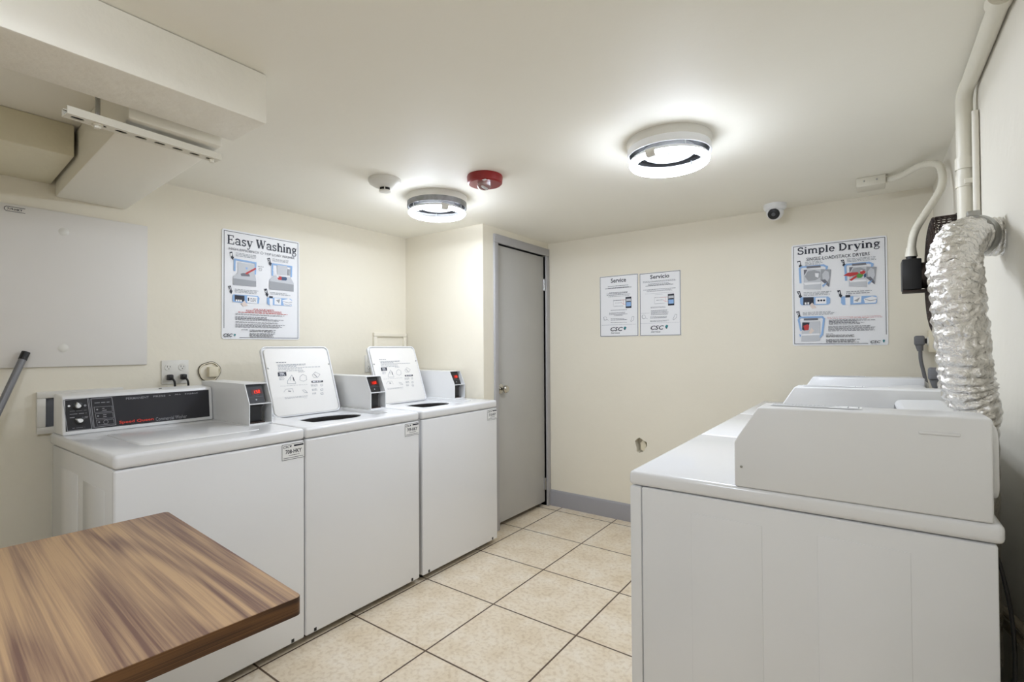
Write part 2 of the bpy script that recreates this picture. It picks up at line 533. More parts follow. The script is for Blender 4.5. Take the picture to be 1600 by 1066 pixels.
def art(mb, shapes, O, U, V, w, h, nrm, base=0.0008, step=1.2e-5, inkmap=None):
    """printed matter on a flat board: (u right, v down) fractions of a w x h board whose top left corner is O"""
    O, U, V, nrm = Vector(O), Vector(U), Vector(V), Vector(nrm)
    rnd = random.Random(3)
    cnt = [0]
    def lift():
        cnt[0] += 1
        return nrm * (base + step * cnt[0])
    def pt(u, v, z): return O + U * (u * w) + V * (v * h) + z
    def face(p2, m, z):
        try:
            mb.poly([pt(a, b, z) for a, b in p2], m)
        except ValueError:
            pass
    for s in shapes:
        k = s[0]
        m = 'ink' + s[1]
        if inkmap and s[1] in inkmap:
            m = inkmap[s[1]]
        if k == 'r':
            _, _, u0, v0, u1, v1 = s
            face([(u0, v0), (u1, v0), (u1, v1), (u0, v1)], m, lift())
        elif k == 'p':
            face(s[2], m, lift())
        elif k == 'l':
            z = lift()
            P, lw = s[2], s[3] * w / 2
            for a, b in zip(P, P[1:]):
                A = Vector((a[0] * w, a[1] * h)); B = Vector((b[0] * w, b[1] * h))
                d = B - A
                if d.length < 1e-6: continue
                d.normalize()
                A -= d * lw * .8; B += d * lw * .8
                n = Vector((-d.y, d.x)) * lw
                face([(q.x / w, q.y / h) for q in (A - n, B - n, B + n, A + n)], m, z)
                z = lift()
        elif k == 'c':
            z = lift()
            u, v, r, t = s[2:6]
            ri = max(0.0, r - t)
            for j in range(16):
                a0, a1 = 2 * PI * j / 16, 2 * PI * (j + 1) / 16
                q = lambda rr, a: (u + rr * math.cos(a), v + rr * w / h * math.sin(a))
                if ri > 1e-5:
                    face([q(ri, a0), q(r, a0), q(r, a1), q(ri, a1)], m, z)
                else:
                    face([(u, v), q(r, a0), q(r, a1)], m, z)
        elif k == 'tl':
            z = lift()
            _, _, u0, v0, u1, v1, n = s
            if v1 < v0: v0, v1 = v1, v0
            ph = (v1 - v0) / max(n, 1)
            for j in range(n):
                va = v0 + ph * j + ph * 0.22
                vb = va + min(ph * 0.42, 0.009 * max(1.0, 0.3 / h))
                x = u0
                end = u1 - rnd.random() * 0.18 * (u1 - u0) * (1 if n > 1 else 0)
                while x < end - 0.004:
                    ww = min(rnd.uniform(.012, .05), end - x)
                    face([(x, va), (x + ww, va), (x + ww, vb), (x, vb)], m, z)
                    x += ww + 0.008
        elif k == 'T':
            z = lift()
            _, _, u0, v0, u1, v1, t = s[:7]
            if v1 < v0: v0, v1 = v1, v0
            VV, FF = text_mesh(t, s[7] if len(s) > 7 else 0)
            i = mb.mi(m)
            vs_ = [mb.bm.verts.new(pt(u0 + a * (u1 - u0), v1 - b * (v1 - v0), z)) for a, b in VV]
            for f in FF:
                try:
                    g = mb.bm.faces.new([vs_[q] for q in f]); g.material_index = i
                except ValueError:
                    pass
        elif k == 'S':
            z = lift()
            _, _, u0, v0, u1, v1, t = s
            for q in slab_polys(t):
                face([(u0 + a * (u1 - u0), v1 - b * (v1 - v0)) for a, b in q], m, z)
                z = lift()

# printed matter (fractions of each board)
EW_ART = [
('S','K',0.06,0.050,0.963,0.133,'Easy Washing'), ('T','D',0.079,0.163,0.447,0.185,'HIGH-EFFICIENCY'), ('c','D',0.483,0.172,0.018,0.004), ('T','D',0.517,0.163,0.928,0.186,'TOP LOAD WASHER'), 
('p','K',[(0.086,0.208),(0.117,0.2),(0.128,0.245),(0.139,0.246),(0.126,0.276),(0.101,0.257),(0.109,0.253)]), ('T','W',0.096,0.215,0.116,0.24,'1'), 
('p','K',[(0.551,0.213),(0.587,0.205),(0.599,0.253),(0.611,0.253),(0.597,0.286),(0.568,0.266),(0.578,0.261)]), ('T','W',0.563,0.22,0.586,0.247,'2'), 
('p','K',[(0.07,0.518),(0.101,0.512),(0.112,0.557),(0.122,0.558),(0.11,0.588),(0.084,0.568),(0.093,0.564)]), ('T','W',0.08,0.525,0.1,0.552,'3'), 
('p','K',[(0.511,0.515),(0.546,0.508),(0.558,0.556),(0.57,0.557),(0.556,0.589),(0.527,0.568),(0.537,0.564)]), ('T','W',0.523,0.523,0.545,0.551,'4'), ('tl','M',0.159,0.201,0.421,0.24,3), ('tl','M',0.62,0.207,0.88,0.238,3), 
('tl','M',0.148,0.536,0.471,0.574,3), ('tl','M',0.593,0.538,0.868,0.566,2), ('l','B',[(0.145,0.368),(0.148,0.268),(0.402,0.276),(0.397,0.379)],0.022), ('p','L',[(0.185,0.289),(0.391,0.294),(0.387,0.389),(0.185,0.389)]), 
('p','L',[(0.128,0.429),(0.176,0.39),(0.397,0.388),(0.409,0.438)]), ('p','M',[(0.128,0.431),(0.409,0.44),(0.409,0.502),(0.128,0.504)]), ('p','L',[(0.128,0.429),(0.409,0.438),(0.409,0.449),(0.128,0.442)]), 
('p','D',[(0.217,0.393),(0.257,0.383),(0.322,0.388),(0.331,0.41),(0.224,0.415)]), ('l','R',[(0.29,0.384),(0.397,0.331)],0.022), ('p','R',[(0.272,0.388),(0.304,0.367),(0.309,0.394)]), 
('p','B',[(0.275,0.328),(0.307,0.331),(0.287,0.353)]), ('c','M',0.463,0.332,0.02,0.005), ('tl','M',0.432,0.298,0.505,0.312,1), ('l','B',[(0.62,0.372),(0.62,0.263),(0.883,0.266),(0.88,0.364)],0.022), 
('p','L',[(0.684,0.265),(0.822,0.264),(0.822,0.357),(0.685,0.359)]), ('p','L',[(0.58,0.419),(0.644,0.374),(0.868,0.374),(0.914,0.429)]), ('p','M',[(0.58,0.422),(0.914,0.431),(0.914,0.514),(0.58,0.513)]), 
('p','L',[(0.58,0.419),(0.914,0.429),(0.914,0.444),(0.58,0.433)]), ('p','R',[(0.685,0.39),(0.717,0.375),(0.75,0.378),(0.745,0.411),(0.701,0.412)]), 
('p','N',[(0.745,0.379),(0.809,0.376),(0.822,0.396),(0.805,0.411),(0.745,0.413)]), ('p','W',[(0.612,0.308),(0.644,0.334),(0.709,0.388),(0.689,0.392)]), ('p','M',[(0.829,0.293),(0.859,0.296),(0.859,0.357),(0.829,0.354)]), 
('p','B',[(0.134,0.59),(0.432,0.588),(0.451,0.607),(0.443,0.66),(0.131,0.661),(0.12,0.646),(0.123,0.601)]), ('p','K',[(0.145,0.595),(0.263,0.595),(0.264,0.651),(0.146,0.651)]), 
('p','W',[(0.297,0.596),(0.425,0.597),(0.422,0.661),(0.297,0.658)]), ('r','W',0.157,0.635,0.177,0.651), ('r','W',0.184,0.635,0.204,0.652), ('r','W',0.211,0.636,0.232,0.653), ('r','K',0.305,0.611,0.321,0.641), 
('tl','D',0.337,0.611,0.41,0.65,3), ('p','F',[(0.224,0.673),(0.264,0.638),(0.305,0.686),(0.249,0.697)]), ('p','B',[(0.558,0.592),(0.868,0.59),(0.89,0.603),(0.883,0.662),(0.564,0.665),(0.549,0.651),(0.549,0.605)]), 
('r','K',0.577,0.58,0.625,0.597), ('p','W',[(0.58,0.603),(0.625,0.603),(0.625,0.665),(0.596,0.684),(0.583,0.657)]), ('p','W',[(0.647,0.595),(0.739,0.595),(0.734,0.659),(0.647,0.658)]), 
('p','M',[(0.668,0.615),(0.725,0.6),(0.709,0.643)]), ('p','W',[(0.755,0.611),(0.842,0.589),(0.904,0.615),(0.876,0.658),(0.775,0.66)]), ('l','M',[(0.762,0.622),(0.842,0.632),(0.89,0.621)],0.006), 
('l','M',[(0.775,0.645),(0.842,0.654),(0.88,0.642)],0.006), ('T','R',0.379,0.709,0.644,0.727,'FOR YOUR SAFETY'), ('T','R',0.283,0.724,0.742,0.745,'PLEASE AVOID THE FOLLOWING'), ('tl','R',0.188,0.745,0.837,0.757,1), 
('tl','D',0.156,0.763,0.837,0.777,2), ('tl','D',0.156,0.787,0.564,0.81,2), ('tl','D',0.156,0.805,0.812,0.827,2), ('tl','D',0.156,0.836,0.8,0.85,2), ('tl','D',0.156,0.856,0.792,0.894,4), ('tl','K',0.228,0.907,0.305,0.919,1), 
('tl','K',0.327,0.909,0.676,0.934,3), ('tl','K',0.327,0.941,0.68,0.981,4), ('T','K',0.017,0.95,0.121,0.979,'CSC',1), ('p','T',[(0.136,0.958),(0.149,0.951),(0.16,0.957),(0.15,0.977),(0.142,0.969)]), 
('tl','M',0.021,0.983,0.104,0.988,1), ]
SD_ART = [
('S','K',0.067,0.030,0.939,0.098,'Simple Drying'), ('T','K',0.167,0.137,0.831,0.169,'SINGLE-LOAD/STACK DRYERS'), ('p','K',[(0.062,0.162),(0.099,0.16),(0.11,0.207),(0.122,0.21),(0.107,0.238),(0.078,0.214),(0.088,0.212)]), 
('T','W',0.074,0.17,0.097,0.2,'1'), ('p','K',[(0.536,0.189),(0.569,0.187),(0.58,0.232),(0.591,0.235),(0.577,0.262),(0.551,0.239),(0.56,0.237)]), ('T','W',0.547,0.197,0.567,0.225,'2'), 
('p','K',[(0.054,0.462),(0.091,0.46),(0.103,0.507),(0.115,0.509),(0.1,0.537),(0.071,0.514),(0.081,0.512)]), ('T','W',0.067,0.471,0.089,0.5,'3'), 
('p','K',[(0.493,0.477),(0.527,0.474),(0.538,0.519),(0.549,0.522),(0.535,0.549),(0.508,0.527),(0.517,0.524)]), ('T','W',0.504,0.485,0.525,0.513,'4'), 
('p','K',[(0.043,0.663),(0.08,0.659),(0.091,0.706),(0.104,0.708),(0.089,0.737),(0.059,0.714),(0.069,0.711)]), ('T','W',0.055,0.671,0.078,0.699,'5'), 
('l','B',[(0.098,0.377),(0.091,0.239),(0.11,0.225),(0.353,0.224),(0.391,0.242),(0.384,0.267)],0.022), ('p','D',[(0.168,0.221),(0.32,0.222),(0.326,0.242),(0.168,0.241)]), 
('p','L',[(0.136,0.254),(0.326,0.26),(0.323,0.458),(0.131,0.444)]), ('p','M',[(0.146,0.32),(0.181,0.27),(0.254,0.263),(0.317,0.285),(0.318,0.338),(0.265,0.364),(0.186,0.368)]), 
('p','D',[(0.136,0.254),(0.177,0.254),(0.153,0.291),(0.14,0.308)]), ('p','W',[(0.26,0.293),(0.303,0.298),(0.295,0.342),(0.263,0.328)]), ('p','M',[(0.326,0.26),(0.436,0.271),(0.414,0.437),(0.318,0.361)]), 
('p','L',[(0.338,0.31),(0.371,0.275),(0.407,0.292),(0.415,0.35),(0.395,0.384),(0.344,0.363)]), ('p','D',[(0.318,0.365),(0.37,0.361),(0.41,0.408),(0.407,0.436)]), 
('p','B',[(0.337,0.415),(0.389,0.392),(0.376,0.411),(0.345,0.439)]), ('p','W',[(0.132,0.379),(0.324,0.385),(0.324,0.402),(0.145,0.403)]), 
('l','B',[(0.589,0.382),(0.582,0.251),(0.6,0.237),(0.821,0.236),(0.857,0.253),(0.85,0.277)],0.022), ('p','D',[(0.653,0.234),(0.792,0.235),(0.797,0.253),(0.652,0.253)]), 
('p','L',[(0.624,0.265),(0.797,0.271),(0.794,0.46),(0.618,0.446)]), ('p','M',[(0.633,0.328),(0.664,0.28),(0.731,0.274),(0.788,0.295),(0.79,0.345),(0.741,0.37),(0.669,0.374)]), 
('p','D',[(0.624,0.265),(0.661,0.265),(0.639,0.301),(0.627,0.317)]), ('p','W',[(0.737,0.302),(0.776,0.307),(0.768,0.349),(0.74,0.336)]), ('p','M',[(0.797,0.271),(0.897,0.281),(0.877,0.44),(0.789,0.367)]), 
('p','L',[(0.808,0.318),(0.838,0.285),(0.871,0.301),(0.878,0.357),(0.86,0.389),(0.813,0.369)]), ('p','D',[(0.789,0.371),(0.837,0.367),(0.874,0.412),(0.871,0.439)]), 
('p','B',[(0.806,0.419),(0.854,0.397),(0.842,0.415),(0.814,0.441)]), ('p','W',[(0.619,0.384),(0.795,0.39),(0.795,0.407),(0.631,0.408)]), ('p','R',[(0.561,0.339),(0.611,0.315),(0.709,0.316),(0.726,0.337),(0.635,0.353)]), 
('p','R',[(0.619,0.386),(0.69,0.346),(0.708,0.358),(0.646,0.394)]), ('p','g',[(0.693,0.346),(0.72,0.328),(0.768,0.34),(0.746,0.372),(0.708,0.372)]), ('p','R',[(0.73,0.315),(0.769,0.304),(0.79,0.319),(0.768,0.34),(0.738,0.338)]), 
('p','N',[(0.768,0.346),(0.795,0.333),(0.794,0.364),(0.774,0.374)]), ('tl','M',0.151,0.176,0.346,0.215,3), ('tl','M',0.601,0.181,0.918,0.218,3), ('tl','M',0.13,0.474,0.451,0.514,3), ('tl','M',0.587,0.487,0.854,0.523,2), 
('tl','M',0.118,0.669,0.489,0.705,3), ('p','B',[(0.1,0.522),(0.399,0.529),(0.421,0.547),(0.418,0.593),(0.398,0.606),(0.108,0.601),(0.091,0.585),(0.089,0.537)]), ('p','K',[(0.127,0.524),(0.243,0.527),(0.242,0.599),(0.126,0.599)]), 
('p','W',[(0.263,0.533),(0.38,0.536),(0.379,0.597),(0.262,0.596)]), ('r','W',0.142,0.575,0.162,0.596), ('r','W',0.172,0.575,0.191,0.596), ('c','K',0.295,0.564,0.012,0.02), ('c','K',0.325,0.563,0.012,0.02), 
('c','K',0.355,0.564,0.012,0.02), ('p','F',[(0.195,0.607),(0.225,0.579),(0.274,0.634),(0.224,0.639)]), ('p','B',[(0.547,0.536),(0.883,0.545),(0.897,0.559),(0.894,0.608),(0.882,0.619),(0.55,0.616),(0.534,0.598),(0.535,0.55)]), 
('r','K',0.58,0.525,0.629,0.548), ('p','W',[(0.576,0.549),(0.629,0.548),(0.628,0.625),(0.599,0.652),(0.581,0.623)]), ('p','W',[(0.662,0.542),(0.743,0.542),(0.738,0.601),(0.661,0.604)]), 
('p','M',[(0.668,0.581),(0.729,0.553),(0.704,0.594)]), ('p','W',[(0.765,0.569),(0.848,0.549),(0.895,0.561),(0.882,0.608),(0.776,0.609)]), ('l','D',[(0.776,0.573),(0.83,0.589),(0.889,0.58)],0.006), 
('l','B',[(0.095,0.846),(0.072,0.745),(0.086,0.721),(0.332,0.723),(0.351,0.741),(0.329,0.892),(0.302,0.917)],0.022), ('p','D',[(0.129,0.734),(0.286,0.734),(0.286,0.751),(0.129,0.751)]), 
('p','L',[(0.112,0.764),(0.309,0.765),(0.302,0.955),(0.098,0.957)]), ('p','K',[(0.112,0.772),(0.193,0.774),(0.185,0.807),(0.131,0.853),(0.108,0.841)]), 
('p','R',[(0.122,0.805),(0.172,0.789),(0.189,0.807),(0.181,0.848),(0.138,0.851)]), ('p','W',[(0.094,0.886),(0.303,0.882),(0.303,0.897),(0.096,0.902)]), ('p','F',[(0.184,0.872),(0.212,0.825),(0.244,0.855),(0.204,0.887)]), 
('p','B',[(0.076,0.885),(0.099,0.894),(0.085,0.918)]), ('T','R',0.386,0.733,0.933,0.728,'FOR YOUR SAFETY PLEASE AVOID THE FOLLOWING:'), ('tl','R',0.39,0.74,0.944,0.746,1), ('tl','D',0.402,0.752,0.88,0.771,2), 
('tl','D',0.402,0.766,0.725,0.786,2), ('tl','D',0.402,0.782,0.791,0.803,2), ('tl','D',0.395,0.812,0.902,0.827,2), ('tl','D',0.395,0.828,0.937,0.846,2), ('tl','D',0.394,0.846,0.878,0.865,2), ('tl','K',0.37,0.885,0.451,0.893,1), 
('tl','K',0.37,0.897,0.711,0.922,3), ('tl','K',0.37,0.939,0.722,0.974,4), ('T','K',0.824,0.957,0.925,0.98,'CSC',1), ('p','T',[(0.944,0.954),(0.958,0.947),(0.967,0.956),(0.957,0.978),(0.948,0.971)]), 
('tl','M',0.827,0.985,0.888,0.992,1), ]
SV_ART = [
('T','K',0.298,0.043,0.698,0.116,'Service',2), ('tl','D',0.217,0.161,0.787,0.216,2), ('tl','D',0.149,0.19,0.84,0.25,1), ('tl','D',0.253,0.267,0.735,0.302,1), ('tl','D',0.183,0.285,0.815,0.331,2), 
('tl','M',0.231,0.333,0.775,0.354,1), ('l','M',[(0.366,0.397),(0.365,0.507),(0.631,0.509)],0.004), ('tl','D',0.366,0.399,0.673,0.422,1), ('tl','D',0.407,0.445,0.571,0.456,1), ('tl','M',0.386,0.498,0.611,0.508,1), 
('l','r',[(0.562,0.407),(0.694,0.408)],0.006), ('l','r',[(0.571,0.447),(0.632,0.481),(0.697,0.479)],0.006), ('l','r',[(0.633,0.418),(0.632,0.481)],0.005), ('p','K',[(0.682,0.364),(0.83,0.363),(0.832,0.544),(0.684,0.544)]), 
('p','L',[(0.698,0.393),(0.82,0.393),(0.819,0.438),(0.697,0.437)]), ('p','K',[(0.713,0.431),(0.803,0.431),(0.803,0.445),(0.713,0.445)]), ('p','B',[(0.697,0.448),(0.819,0.448),(0.818,0.516),(0.696,0.517)]), 
('tl','D',0.291,0.561,0.711,0.579,1), ('tl','D',0.248,0.603,0.74,0.647,3), ('tl','D',0.383,0.645,0.609,0.668,1), ('tl','D',0.289,0.701,0.719,0.74,2), ('tl','D',0.288,0.765,0.708,0.781,1), 
('l','M',[(0.099,0.676),(0.12,0.722),(0.205,0.718),(0.225,0.731)],0.008), ('c','M',0.135,0.699,0.05,0.006), ('l','M',[(0.809,0.758),(0.853,0.68),(0.893,0.684),(0.878,0.741),(0.824,0.765),(0.809,0.758)],0.008), 
('tl','L',0.044,0.799,0.946,0.82,1), ('T','K',0.276,0.845,0.605,0.912,'CSC',1), ('p','T',[(0.622,0.859),(0.663,0.84),(0.701,0.853),(0.666,0.9),(0.636,0.885)]), ('p','K',[(0.626,0.868),(0.65,0.875),(0.666,0.9),(0.642,0.895)]), 
('T','D',0.29,0.922,0.523,0.957,'Service',3), ]
SO_ART = [
('T','K',0.268,0.036,0.738,0.101,'Servicio',2), ('tl','D',0.087,0.13,0.904,0.158,2), ('tl','D',0.221,0.171,0.783,0.206,2), ('tl','D',0.152,0.198,0.829,0.221,1), ('tl','D',0.091,0.26,0.883,0.278,1), 
('tl','D',0.18,0.281,0.809,0.304,2), ('tl','M',0.134,0.328,0.846,0.336,1), ('tl','M',0.383,0.352,0.574,0.36,1), ('l','M',[(0.373,0.394),(0.371,0.499),(0.638,0.497)],0.004), ('tl','D',0.373,0.394,0.668,0.407,1), 
('tl','D',0.417,0.436,0.582,0.45,1), ('tl','M',0.391,0.491,0.591,0.501,1), ('l','r',[(0.517,0.401),(0.705,0.4)],0.006), ('l','r',[(0.583,0.442),(0.639,0.473),(0.704,0.469)],0.006), ('l','r',[(0.64,0.408),(0.639,0.473)],0.005), 
('p','K',[(0.697,0.357),(0.847,0.354),(0.848,0.535),(0.699,0.537)]), ('p','L',[(0.711,0.384),(0.837,0.383),(0.837,0.428),(0.711,0.428)]), ('p','K',[(0.727,0.424),(0.82,0.423),(0.82,0.437),(0.727,0.438)]), 
('p','B',[(0.71,0.443),(0.837,0.442),(0.835,0.508),(0.709,0.509)]), ('tl','D',0.274,0.542,0.693,0.566,2), ('tl','D',0.283,0.595,0.729,0.678,5), ('tl','D',0.262,0.694,0.728,0.73,2), ('tl','D',0.261,0.755,0.727,0.782,2), 
('tl','M',0.036,0.634,0.253,0.644,1), ('l','M',[(0.055,0.669),(0.074,0.72),(0.163,0.716),(0.193,0.725)],0.008), ('c','M',0.095,0.695,0.05,0.006), 
('l','M',[(0.811,0.751),(0.871,0.674),(0.908,0.679),(0.9,0.723),(0.83,0.761),(0.811,0.751)],0.008), ('tl','L',0.023,0.794,0.966,0.808,1), ('T','K',0.269,0.839,0.594,0.906,'CSC',1), 
('p','T',[(0.623,0.853),(0.665,0.832),(0.702,0.847),(0.669,0.895),(0.642,0.878)]), ('p','K',[(0.627,0.865),(0.651,0.871),(0.669,0.895),(0.645,0.892)]), ('T','D',0.278,0.918,0.508,0.951,'Service',3), ]
LID_ART = [
('tl','D',0.166,0.229,0.307,0.256,1), ('tl','M',0.171,0.261,0.589,0.29,1), ('tl','M',0.181,0.275,0.58,0.305,1), ('tl','M',0.179,0.29,0.442,0.315,1), ('tl','M',0.178,0.308,0.805,0.347,1), ('tl','M',0.174,0.331,0.594,0.38,2), 
('p','K',[(0.162,0.38),(0.281,0.379),(0.277,0.436),(0.158,0.438)]), ('tl','W',0.186,0.388,0.26,0.429,3), ('tl','M',0.166,0.454,0.242,0.496,3), 
('l','M',[(0.269,0.549),(0.276,0.51),(0.351,0.428),(0.386,0.54),(0.382,0.556),(0.268,0.551)],0.006), ('p','K',[(0.358,0.461),(0.37,0.458),(0.375,0.512),(0.361,0.516)]), ('l','M',[(0.327,0.462),(0.313,0.506)],0.006), 
('l','M',[(0.466,0.458),(0.513,0.426),(0.561,0.452),(0.555,0.51),(0.504,0.53),(0.455,0.51),(0.466,0.458)],0.005), ('l','M',[(0.653,0.445),(0.712,0.4),(0.778,0.44),(0.731,0.485),(0.67,0.482),(0.653,0.445)],0.005), 
('l','D',[(0.686,0.435),(0.721,0.475)],0.008), ('tl','M',0.453,0.378,0.555,0.398,2), ('tl','M',0.162,0.575,0.552,0.584,1), ('p','K',[(0.623,0.533),(0.802,0.533),(0.799,0.561),(0.62,0.559)]), ('tl','W',0.64,0.535,0.784,0.558,1), 
('tl','M',0.6,0.583,0.714,0.621,3), ('tl','M',0.604,0.648,0.688,0.684,2), ('tl','M',0.598,0.706,0.665,0.735,2), ('l','M',[(0.751,0.594),(0.783,0.59),(0.78,0.614),(0.752,0.618),(0.751,0.594)],0.005), 
('l','M',[(0.735,0.664),(0.773,0.661),(0.768,0.684),(0.736,0.688),(0.735,0.664)],0.005), ('l','M',[(0.723,0.722),(0.761,0.719),(0.762,0.743),(0.727,0.744),(0.723,0.722)],0.005), 
('l','M',[(0.193,0.666),(0.234,0.625),(0.323,0.626),(0.33,0.677)],0.004), ('l','D',[(0.262,0.655),(0.288,0.66)],0.012), ('l','M',[(0.461,0.654),(0.483,0.69),(0.528,0.7),(0.51,0.669),(0.479,0.65)],0.005), 
('tl','M',0.191,0.738,0.529,0.749,1), ('tl','M',0.193,0.752,0.514,0.764,1), ('tl','M',0.46,0.774,0.506,0.778,1), ]
CON_ART = [
('l','G',[(-0.011,0.029),(0.131,0.005),(0.153,0.989),(0.009,0.983),(-0.011,0.029)],0.004), ('l','G',[(0.152,0.038),(0.283,0.038),(0.305,0.942),(0.168,0.956),(0.152,0.038)],0.004), ('l','G',[(0.139,0.018),(0.161,0.968)],0.003), 
('tl','G',0.174,0.155,0.268,0.222,1), ('l','G',[(0.17,0.308),(0.282,0.323),(0.285,0.493),(0.174,0.485),(0.17,0.308)],0.0025), ('l','G',[(0.177,0.527),(0.287,0.536),(0.29,0.707),(0.181,0.695),(0.177,0.527)],0.0025), 
('l','G',[(0.183,0.737),(0.29,0.749),(0.295,0.91),(0.187,0.894),(0.183,0.737)],0.0025), ('tl','G',0.22,0.35,0.248,0.477,2), ('tl','G',0.225,0.56,0.251,0.688,2), ('c','G',0.241,0.819,0.016,0.003), 
('c','G',0.189,0.399,0.006,0.006), ('c','G',0.193,0.608,0.006,0.006), ('c','G',0.199,0.807,0.006,0.006), ('tl','G',0.024,0.377,0.128,0.393,1), ('tl','G',0.024,0.497,0.124,0.462,1), ('tl','G',0.038,0.925,0.114,0.906,1), 
('tl','G',0.09,0.579,0.135,0.647,2), ('tl','G',0.024,0.557,0.052,0.621,1), ('c','W',0.021,0.216,0.008,0.008), ('c','G',0.116,0.234,0.008,0.006), ('c','G',0.066,0.133,0.006,0.006), ('T','G',0.376,0.076,0.534,0.149,'PERMANENT'), 
('T','G',0.566,0.076,0.654,0.134,'PRESS'), ('T','G',0.679,0.086,0.697,0.121,'&'), ('T','G',0.724,0.072,0.774,0.106,'ALL'), ('T','G',0.805,0.07,0.909,0.121,'FABRIC'), ('T','R',0.326,0.831,0.563,0.952,'Speed Queen',2), 
('T','G',0.578,0.836,0.812,0.961,'Commercial Washer'), ]
# ------------------------------------------------------------------ room constants (metres; camera stands at x=0, y=0)
H = 2.0657
XL, XR = -2.8136, 0.2767
YB, YF = 3.3536, -1.3
YJ, XJ = 2.5346, -2.0656
DY0, DY1, DZ1 = 2.686, 3.306, 1.962     # door opening

# ------------------------------------------------------------------ room shell
def struct(name, mb, label=None, smooth=35, loc=None):
    return tag(mb.build(name, smooth=smooth, loc=loc), label, None, None, 'structure')

struct('floor', MB().box(XL - .1, XR + .1, YF - .1, YB + .1, -0.08, 0, 'tile'), 'beige mottled square floor tiles with dark grout')
struct('ceiling', MB().box(XL - .1, XR + .1, YF - .1, YB + .1, H, H + .1, 'ceil'), 'low off-white painted ceiling')
struct('wall_left', MB().box(XL - .1, XL, YF - .1, YB + .1, 0, H, 'wall'), 'cream wall behind the washers')
struct('wall_right', MB().box(XR, XR + .1, YF - .1, YB + .1, 0, H, 'wall_grey'), 'off-white wall behind the dryers')
struct('wall_front', MB().box(XL, XR, YF - .1, YF, 0, H, 'wall'), 'cream wall behind the camera')
wb = struct('wall_back', MB().box(XJ - .8, XR, YB, YB + .1, 0, H, 'wall'), 'cream end wall with the service signs')
# ragged hole knocked through the plaster of the end wall
hole = MB()
rim = []
for k in range(14):
    a = 2 * PI * k / 14
    rr = 0.041 * (1 + 0.16 * math.sin(3 * a + 1) + 0.1 * math.sin(5 * a))
    rim.append((-1.314 + rr * math.cos(a), .549 + rr * 1.25 * math.sin(a)))
hole.prism(rim, YB - .01, YB + .07, 'y', 'dark')
hc = hole.build('cutter', smooth=0)
boolean_cut(wb, [hc])
tag(MB().box(XL, XJ, YJ, YJ + .1, 0, H, 'wall').build('wall_closet'), 'cream closet wall facing the room beside the last washer', None, None, 'structure')
w = MB()
w.box(XJ - .1, XJ, YJ + .1, DY0, 0, H, 'wall')
w.box(XJ - .1, XJ, DY1, YB, 0, H, 'wall')
w.box(XJ - .1, XJ, DY0, DY1, DZ1, H, 'wall')
struct('wall_closet_side', w, 'cream closet wall around the grey door')

# closet door with casing, hinges and knob
d = MB()
d.box(XJ - .047, XJ - .012, DY0 + .005, DY1 - .004, .035, DZ1 - .008, 'door', bev=.002)
door = struct('door_1', d, 'narrow grey flush door with nickel knob')
k = MB()
Rz = Matrix.Translation((XJ - .012, 2.731, .957)) @ Matrix.Rotation(PI / 2, 4, 'Y')
k.lathe([(0, 0), (.034, 0), (.034, .004), (.028, .009), (.013, .012), (.012, .028), (.02, .034), (.027, .044), (.027, .054), (.02, .062), (0, .064)], 'chrome', 32, Rz)
tag(k.build('door_knob', door), 'round brushed nickel door knob')
for z in (1.733, 0.175):
    hh = MB()
    hh.box(XJ - .0125, XJ - .008, DY1 - .022, DY1 + .004, z - .045, z + .045, 'frame')
    hh.tube([(XJ - .004, DY1 - .008, z - .046), (XJ - .004, DY1 - .008, z + .046)], .006, 'steel', 10)
    hh.build('hinge', door)
f = MB()
fw_ = .042
f.box(XJ - .1, XJ + .014, DY0 - fw_, DY0, 0, DZ1, 'frame', bev=.004)
f.box(XJ - .1, XJ + .014, DY1, YB - .002, 0, DZ1, 'frame', bev=.004)
f.box(XJ - .1, XJ + .014, DY0 - fw_, YB - .002, DZ1, DZ1 + .058, 'frame', bev=.004)
# door stop behind the slab
f.box(XJ - .065, XJ - .05, DY0, DY0 + .014, 0, DZ1, 'frame')
f.box(XJ - .065, XJ - .05, DY1 - .014, DY1, 0, DZ1, 'frame')
struct('trim_1', f, 'grey door casing')
b = MB()
prof = [(YB, 0), (YB - .016, 0), (YB - .016, .096), (YB - .0125, .103), (YB - .0125, .11), (YB - .008, .118), (YB, .122)]
b.prism(prof, XJ + .0145, XR, 'x', 'base')
struct('baseboard_back', b, 'grey blue moulded baseboard')

# boxed soffits hanging from the ceiling, upper left
def skew_box(mb, q, z0, z1, m, bev=.006):
    mb.prism(q, z0, z1, 'z', m, bev=bev)
s = MB(); skew_box(s, [(-1.454, .766), (-1.668, .766), (-1.66, YF), (-1.454, YF)], 1.916, H - .0, 'plaster', .007)
struct('trim_2', s, 'long boxed ceiling beam with rough plaster face')
s = MB(); skew_box(s, [(-1.69, .745), (-2.8136, .812), (-2.8136, .563), (-1.69, .492)], 1.898, H, 'ceil', .008)
struct('trim_3', s, 'boxed duct running from the beam to the left wall')
s = MB(); skew_box(s, [(-2.345, .522), (-2.8136, .55), (-2.8136, YF), (-2.345, YF)], 1.948, H, 'plaster_y', .006)
struct('trim_4', s, 'yellowed boxed soffit along the left wall')

